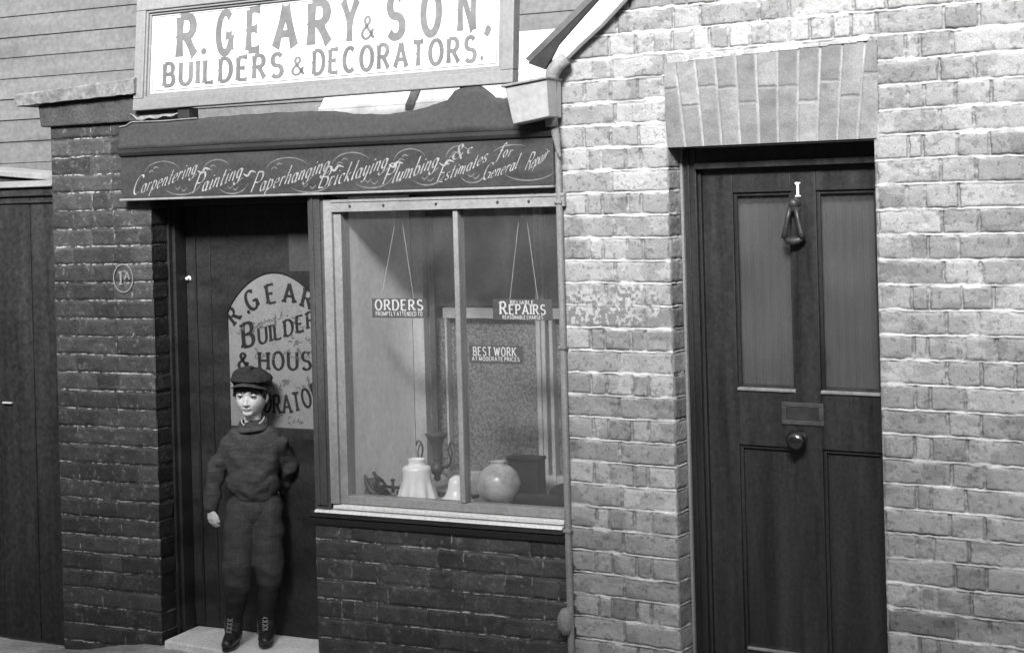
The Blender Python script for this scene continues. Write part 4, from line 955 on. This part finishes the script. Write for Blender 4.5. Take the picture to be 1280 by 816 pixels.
g = MB(); g.hexa([(-.953, .10, SZ), (-.88, .11, SZ), (-.87, .19, SZ), (-.953, .19, SZ), (-.953, .13, SZ+.07), (-.918, .135, SZ+.075), (-.915, .145, SZ+.075), (-.953, .14, SZ+.07)]); g.obj('sheet', M['card'], t, bev=.003)
t = goods('iron_strip', 'flat dark strip of iron behind the two white shades', 'strip', -.65, .22)
g = MB(); g.box(-.86, -.50, .205, .245, SZ+.0, SZ+.012); g.obj('bar', M['iron'], t, bev=.002)
# ------------------------------------------------------------------ the boy on the step (own frame: x to the viewer's right, -y towards the viewer, z up from the step)
boy = thing('person', 'young boy in flat cap, dark jersey, knickerbockers and laced boots standing on the doorstep', 'person', 'S', (-1.497, .035, .0455), rot=R(27), local=True)
BASE[boy.name] = (0, 0, 0)

def sculpt(name, mb, voxel, m, parent, smooth=4, disp=None, tone=None, sub=0):
    tmp = bpy.data.objects.new('tmp', mb.mesh('tmp')); COL.objects.link(tmp)
    md = tmp.modifiers.new('r', 'REMESH'); md.mode = 'VOXEL'; md.voxel_size = voxel
    ms = tmp.modifiers.new('s', 'SMOOTH'); ms.iterations = smooth; ms.factor = .5
    dg = bpy.context.evaluated_depsgraph_get(); dg.update()
    me = bpy.data.meshes.new_from_object(tmp.evaluated_get(dg)); me.name = name
    tm = tmp.data; bpy.data.objects.remove(tmp); bpy.data.meshes.remove(tm)
    n = len(me.vertices); V = np.empty(n*3, np.float32); me.vertices.foreach_get('co', V); V = V.reshape(-1, 3).astype(float)
    if disp is not None:
        Nn = np.empty(n*3, np.float32); me.vertices.foreach_get('normal', Nn); Nn = Nn.reshape(-1, 3)
        V = V+Nn*disp(V)[:, None]; me.vertices.foreach_set('co', V.astype(np.float32).ravel())
    if tone is not None:
        a = me.attributes.new('tone', 'FLOAT', 'POINT'); a.data.foreach_set('value', tone(V).astype(np.float32))
    me.update(); me.materials.clear()
    return link(name, me, m, parent, smooth=True)

HC_ = Vector((.041, .0, 1.028))            # middle of the head, between the eyes and back
HY = R(-9)                                 # head turned a little to the viewer's left
Hm = Matrix.Translation(HC_) @ Matrix.Rotation(HY, 4, 'Z') @ Matrix.Rotation(R(2), 4, 'Y')
def hp(x, y, z): return tuple(Hm @ Vector((x*.94, y, z)))
Hi = np.array(Hm.inverted())
def hloc(V): return (V @ Hi[:3, :3].T+Hi[:3, 3])/np.array((.94, 1, 1))
hr = Hm.to_3x3()
b = MB()
# skull and face: radii by height, so that the jaw narrows to the chin
V = []; n, k = 48, 40
for i in range(k+1):
    t = math.pi*i/k; z = -.081*math.cos(t) if math.cos(t) > 0 else -.096*math.cos(t)
    s = math.sin(t)**(.80 if math.cos(t) < 0 else .55) if i not in (0, k) else 0
    f = max(0, min(1, (-z-.010)/.070))
    for j in range(n):
        a = 2*math.pi*j/n; ca, sa = math.cos(a), math.sin(a)
        x = ca*s*.0655*(1-.22*f**1.8); y = sa*s*.078
        if sa < 0: y = sa*abs(sa)**-.12*s*.073*(1-.04*f)
        else: y = sa*s*.086*(1-.62*f**1.2)
        y += .012
        # eye sockets, cheeks
        if sa < 0:
            for ex in (-.0275, .0275):
                q = math.exp(-((x-ex)/.014)**2-((z-.004)/.0095)**2); y += .0075*q
                q = math.exp(-((x-ex*1.25)/.018)**2-((z+.026)/.018)**2); y -= .0045*q
            y -= .004*math.exp(-(z-.021)**2/.009**2-(x/.04)**2)
        V.append(hp(x, y, z))
b.add(V, [(i*n+j, i*n+(j+1) % n, (i+1)*n+(j+1) % n, (i+1)*n+j) for i in range(k) for j in range(n)])
b.cap(hp(0, -.055, .008), hp(0, -.0665, -.024), .0050, .0074)                       # nose
b.ball(hp(0, -.0665, -.0268), (.0090, .0080, .0070), rot=hr)
for sg in (-1, 1):
    b.ball(hp(.0085*sg, -.060, -.0285), (.006, .007, .0055), rot=hr)
    b.ball(hp(.067*sg, .015, -.008), (.0065, .014, .021), rot=Matrix.Rotation(HY+.35*sg, 3, 'Z'))   # ears
    b.ball(hp(.070*sg, .018, -.004), (.006, .0125, .016), rot=Matrix.Rotation(HY+.5*sg, 3, 'Z'))
b.ball(hp(0, -.0520, -.0458), (.0165, .0085, .0046), rot=hr); b.ball(hp(0, -.0510, -.0522), (.0140, .0085, .0048), rot=hr)   # lips
b.ball(hp(0, -.0380, -.0655), (.022, .0165, .0135), rot=hr)                         # chin
b.cap(hp(0, .018, -.05), (.045, .022, .895), .039, .034)                         # neck
# body under the clothes
b.cap((.048, .02, .66), (.05, .018, .80), .055, .055); b.cap((-.02, .012, .822), (.12, .012, .822), .042, .042); b.cap((.042, .012, .58), (.046, .012, .68), .055, .06)
b.cap((-.035, .012, .822), (-.10, .012, .72), .030, .026); b.cap((-.10, .012, .72), (-.130, -.012, .585), .024, .018)
b.cap((.135, .012, .822), (.183, .060, .725), .030, .024); b.cap((.183, .060, .725), (.140, .125, .605), .024, .018)
for (hx, kx, kxy, ax, ay) in ((-.0, -.026, -.012, -.060, .005), (.088, .094, .0, .072, .035)):
    b.cap((hx, .012, .56), (kx, kxy, .27), .045, .030); b.cap((kx, kxy, .27), (ax, ay, .06), .030, .018); b.cap((ax, ay, .06), (ax, ay-.05, .03), .015, .013)
def hand(wr, d, side):                                                             # relaxed hand: palm, four curled fingers and a thumb
    wr = Vector(wr); d = Vector(d).normalized(); across = Vector((.75*side, -.65, 0)).normalized(); inn = Vector((.65*side, .75, 0)).normalized()
    for q in (-1, -.35, .35, 1):
        b.cap(wr+across*.006*q, wr+d*.036+across*.0135*q+inn*.002, .0105, .0095, 10)
    for q, ln in ((1.15, .034), (.40, .040), (-.40, .037), (-1.15, .029)):
        p0 = wr+d*.038+across*.0145*q+inn*.002; p1 = p0+d*ln*.45+inn*.004; p2 = p1+d*ln*.32+inn*.010; p3 = p2+d*ln*.10+inn*.012
        b.cap(p0, p1, .0068, .0063, 10); b.cap(p1, p2, .0058, .0054, 10); b.cap(p2, p3, .0054, .0046, 10)
    p0 = wr+d*.010+across*.010+inn*.004; p1 = p0+d*.020+across*.014+inn*.008; p2 = p1+d*.020+across*.002+inn*.006
    b.cap(p0, p1, .0085, .0072, 10); b.cap(p1, p2, .0070, .0056, 10)
hand((-.133, -.016, .565), (.02, -.05, -1), 1)
hand((.138, .127, .60), (-.7, .1, -.7), -1)
def tone(V):
    L_ = hloc(V); x, y, z = L_[:, 0], L_[:, 1], L_[:, 2]; fr = y < -.028
    t = np.full(len(V), .56); g_ = lambda c, s: np.exp(-(((x-c[0])/s[0])**2+((z-c[1])/s[1])**2))
    t = t-.24*fr*np.clip(g_((0, -.0458), (.0145, .0032))*1.3, 0, 1)-.10*fr*np.clip(g_((0, -.0522), (.0115, .0033))*1.2, 0, 1)
    t = t-.42*fr*np.clip(g_((0, -.0489), (.0165, .0016))*1.5, 0, 1)
    for sg in (-1, 1):
        br_ = np.exp(-((z-(.0188-.07*(np.abs(x)-.027)**2/.02))/.0026)**2)*((x*sg > .011) & (x*sg < .046)); t = t-.45*fr*br_
        t = t-.32*fr*g_((.0050*sg, -.0342), (.0026, .0015))
        t = t+.07*fr*g_((.034*sg, -.026), (.016, .014))
    # a parting line of shadowed skin is left to the light; brown hairline stays in the hair mesh
    return np.clip(t, .03, .66)
body = sculpt('body', b, .0026, M['skin'], boy, 3, tone=tone)
for sg in (-1, 1):
    ec = Vector((.0275*sg, -.0455, .0045))
    g = MB(); g.ball(hp(*ec), (.0112, .0112, .0112), 24, 16, rot=hr); e_ = g.obj('eye', M['eye'], boy, smooth=True)
    g = MB(); g.lathe([(.0001, .0118), (.0028, .0116), (.0052, .0106), (.0056, .0098)], (0, 0, 0), 20, axis='y'); g.v = [hp(ec[0]+p[0]-.0004, ec[1]+p[1], ec[2]+p[2]) for p in g.v]; g.obj('iris', M['iris'], e_, smooth=True)
    g = MB(); P = [(ec[0]+.0145*math.cos(R(a)), ec[1]-.0100*math.sin(R(a))*1.05-.0014, ec[2]+.0032*math.sin(R(a))**.7+.0004) for a in range(10, 171, 10)]; g.tube([hp(*p) for p in P], .0021, 6); g.obj('lash', M['hair'], e_)
    # lids
    g = MB(); V = []; V2 = []
    for i in range(13):
        a = math.pi*i/12
        for q in range(5):
            t = q/4; V.append(hp(ec[0]+.0150*math.cos(a), ec[1]-.0108*math.sin(a)*(1-.25*t)-.0008+.002*t, ec[2]+(.0032*math.sin(a)+.0006)*(1-t)+t*(.0125*math.sin(a)+.001)))
            V2.append(hp(ec[0]+.0150*math.cos(a), ec[1]-.0104*math.sin(a)*(1-.25*t)-.0006+.002*t, ec[2]-(.0042*math.sin(a)-.0002)*(1-t)-t*(.0125*math.sin(a)+.001)))
    g.add(V, [(i*5+q, i*5+5+q, i*5+6+q, i*5+q+1) for i in range(12) for q in range(4)]); g.add(V2, [(i*5+q, i*5+5+q, i*5+6+q, i*5+q+1) for i in range(12) for q in range(4)]); me = g.mesh('eyelid'); a_ = me.attributes.new('tone', 'FLOAT', 'POINT'); a_.data.foreach_set('value', [.50]*len(me.vertices)); link('eyelid', me, M['skin'], boy, smooth=True)
# hair: a cap of hair with a ragged fringe
g = MB(); g.ball(hp(0, .022, .026), (.0705, .079, .070), 32, 22, rot=hr)
rr = random.Random(3)
for i in range(26):
    x = -.050+.100*i/25+rr.uniform(-.002, .002); y = -.066+1.9*abs(x)**1.6+.004; zl = .020+rr.uniform(-.004, .007)+(.010 if x < -.030 else 0)+(.004 if abs(x) < .006 else 0)-.012*max(0, abs(x)-.035)/.015
    g.cap(hp(x*.9, y+.002, .068), hp(x, y-.001, zl+.004), .0055, .0036, 8)
for sg in (-1, 1):
    for i in range(6):
        g.cap(hp(.064*sg, -.025+.009*i, .05), hp(.0665*sg, -.030+.010*i, .006-.004*i+rr.uniform(-.004, .004)), .007, .0042, 8)
    g.cap(hp(.050*sg, .06, .0), hp(.04*sg, .066, -.045), .025, .014)
g.cap(hp(0, .075, .02), hp(0, .066, -.05), .03, .016)
sculpt('hair', g, .0022, M['hair'], boy, 1, lambda V: (noise3(V, (420, 420, 60), 3)-.5)*.003)
# cap: full soft crown, band and curved peak
g = MB(); n = 40; V = []
prof = [(.0705, .040), (.080, .044), (.0905, .058), (.092, .074), (.083, .092), (.064, .106), (.036, .1145), (.001, .117)]
for r, z in prof:
    for j in range(n):
        a = 2*math.pi*j/n; x = r*math.cos(a)*.985; y = r*math.sin(a)*1.13+.014; q_ = max(0, -math.sin(a)); zz = z+.010*(.35 if z > .09 else .2)*math.sin(a)-.008*q_*(z > .06)-.006*math.cos(a)*(z > .08)+.026*q_*max(0, 1-(z-.04)/.035)
        V.append(hp(x, y, zz))
g.add(V, [(i*n+j, i*n+(j+1) % n, (i+1)*n+(j+1) % n, (i+1)*n+j) for i in range(len(prof)-1) for j in range(n)]+[tuple(range(n-1, -1, -1))])
capo = sculpt('cap', g, .003, M['cap'], boy, 2, lambda V: (noise3(V, (40, 40, 60), 5)-.5)*.006+(noise3(V, (110, 110, 110), 6)-.5)*.002)
g = MB(); V = []; n = 26
for i in range(n+1):
    a = R(200+140*i/n)
    for q in range(7):
        t = q/6; x = (.0725+.016*t)*math.cos(a); y = .014+(.085+.024*t*max(0, -math.sin(a))**.7)*math.sin(a)-.003*t
        V.append(hp(x, y, .066-.030*math.cos(a)**2-.010*t*max(0, -math.sin(a))-.003*t))
g.add(V, [(i*7+q, i*7+q+1, i*7+8+q, i*7+7+q) for i in range(n) for q in range(6)]); po_ = g.obj('peak', M['peak'], capo, smooth=True); md = po_.modifiers.new('t', 'SOLIDIFY'); md.thickness = .004; md.offset = 0
g = MB(); g.ball(hp(0, .01, .1185), (.006, .006, .003)); g.obj('button', M['cap'], capo, smooth=True)
# jersey
g = MB()
g.cap((.045, .012, .655), (.048, .008, .80), .084, .088, 28); g.cap((-.030, .012, .822), (.125, .012, .822), .056, .056, 24); g.cap((.030, .012, .885), (-.040, .012, .835), .040, .050, 20); g.cap((.062, .012, .885), (.130, .012, .835), .040, .050, 20); g.ball((.046, -.0, .76), (.112, .078, .14)); g.ball((.042, -.002, .665), (.116, .084, .075)); g.cap((.042, .0, .70), (.042, .002, .645), .090, .090, 28)
g.cap((.047, .012, .86), (.046, .014, .895), .058, .048, 24)
g.cap((-.040, .014, .822), (-.108, .014, .735), .049, .041, 20); g.cap((-.108, .014, .735), (-.133, -.010, .595), .041, .031, 20); g.cap((-.131, -.009, .600), (-.134, -.013, .582), .029, .027, 20)
g.cap((.138, .014, .822), (.183, .060, .725), .050, .042, 20); g.cap((.183, .060, .725), (.150, .115, .62), .042, .031, 20)
def wr(V):
    x, y, z = V.T; arm = (x < -.075) | (x > .17)
    folds = (noise3(np.stack([x, y, z+.35*x], -1), (6, 8, 36), 11)-.5)*.014*np.exp(-((z-.655)/.05)**2)+(noise3(np.stack([x, y, z-.8*np.abs(x-.045)], -1), (10, 10, 22), 13)-.5)*.018+(noise3(V, (34, 34, 40), 14)-.5)*.004
    folds = folds+np.where(arm, (noise3(V, (22, 22, 30), 17)-.5)*.010, 0)+(noise3(V, (120, 120, 120), 19)-.5)*.0012
    return folds
sculpt('jersey', g, .004, M['wool'], boy, 5, wr)
g = MB(); nn = 34; V = []                                # turned-up collar, open at the front left
for i in range(nn+1):
    a = R(-90+360*i/nn)
    for q in range(6):
        t = q/5; r = .064-.014*t+.002*math.sin(math.pi*t); V.append((.046+r*math.cos(a), .014+r*.95*math.sin(a), .884+.044*t-.026*max(0, -math.sin(a))*t+.006*math.cos(a)))
g.add(V, [(i*6+q, i*6+6+q, i*6+7+q, i*6+q+1) for i in range(nn) for q in range(5)]); o = g.obj('collar', M['wool'], boy, smooth=True); md = o.modifiers.new('t', 'SOLIDIFY'); md.thickness = .007; md.offset = 1
g = MB(); g.tube([(.046+.047*math.cos(R(a)), .014+.046*math.sin(R(a)), .934-.026*max(0, -math.sin(R(a)))+.004*math.cos(R(a))) for a in range(-50, 231, 10)], .0040, 8, flat=1.0); g.obj('shirt_collar', M['linen'], boy, smooth=True)
# knickerbockers
g = MB(); g.cap((.044, .012, .60), (.044, .012, .655), .080, .080, 24); g.ball((.042, .012, .575), (.104, .082, .090))
for (hx, kx, ky) in ((-.004, -.028, -.012), (.092, .098, .0)):
    g.cap((hx, .012, .565), (kx, ky, .335), .072, .064, 22); g.cap((kx, ky, .335), (kx, ky+.004, .262), .065, .056, 22)
def wk(V):
    x, y, z = V.T
    return (noise3(np.stack([x, y, z+.5*x], -1), (10, 10, 22), 23)-.5)*.013+(noise3(V, (30, 30, 14), 25)-.5)*.006+(noise3(V, (130, 130, 130), 27)-.5)*.001-.004*np.exp(-((z-.235)/.012)**2)
sculpt('knickerbockers', g, .004, M['serge'], boy, 4, wk)
# stockings and boots
for (kx, ky, ax, ay, tx, ty) in ((-.028, -.008, -.058, .012, -.072, -.085), (.097, .004, .074, .038, .082, -.055)):
    g = MB(); g.cap((kx, ky, .27), (kx*.75+ax*.25, ky+.006, .20), .041, .043, 18); g.cap((kx*.75+ax*.25, ky+.006, .20), (ax, ay, .09), .045, .035, 18)
    sculpt('stocking', g, .0035, M['stocking'], boy, 3, lambda V: (noise3(V, (20, 20, 60), 31)-.5)*.004)
    g = MB(); d = Vector((tx-ax, ty-ay, 0)); a0 = Vector((ax, ay, 0)); un = d.normalized(); sd_ = Vector((-un[1], un[0], 0))
    g.cap(a0+Vector((0, 0, .105)), a0+Vector((0, 0, .045)), .039, .037, 20); g.cap(a0+un*-.012+Vector((0, 0, .030)), a0+un*.05+Vector((0, 0, .028)), .032, .032, 20); g.cap(a0+un*.02+Vector((0, 0, .045)), a0+un*.07+Vector((0, 0, .026)), .030, .026, 20); g.cap(a0+un*.05+Vector((0, 0, .025)), a0+un*.092+Vector((0, 0, .022)), .031, .0235, 20)
    bt = sculpt('boot', g, .003, M['boot'], boy, 3, lambda V: (noise3(V, (60, 60, 90), 33)-.5)*.003-np.where(V[:, 2] < .004, .004-V[:, 2], 0)*0)
    n = len(bt.data.vertices); C_ = np.empty(n*3, np.float32); bt.data.vertices.foreach_get('co', C_); C_ = C_.reshape(-1, 3); C_[:, 2] = np.maximum(C_[:, 2], .006); bt.data.vertices.foreach_set('co', C_.ravel())
    g = MB(); V = []; nn = 28
    for i in range(nn):
        a = 2*math.pi*i/nn; u_ = math.cos(a); v_ = math.sin(a); p = a0+un*(.036+u_*.082)+sd_*(v_*(.031-.004*(u_ < -.3)))
        V.append((p[0], p[1], -.0005))
    V += [(p[0], p[1], .0085) for p in V[:nn]]
    g.add(V, [tuple(range(nn-1, -1, -1)), tuple(range(nn, 2*nn))]+[(i, (i+1) % nn, nn+(i+1) % nn, nn+i) for i in range(nn)]); g.obj('sole', M['boot'], bt)
    g = MB()
    for q in range(5):
        t = q/4; p = a0+un*(.034+.030*(1-t))+Vector((0, 0, .062+.056*t)); w_ = .011
        p2 = p+Vector((0, 0, .010))
        g.tube([p-sd_*w_-un*.002, p+un*.004+Vector((0, 0, .004)), p2+sd_*w_-un*.002], .0017, 6); g.tube([p+sd_*w_-un*.002, p+un*.004+Vector((0, 0, .004)), p2-sd_*w_-un*.002], .0017, 6)
    g.obj('laces', M['lace'], bt)
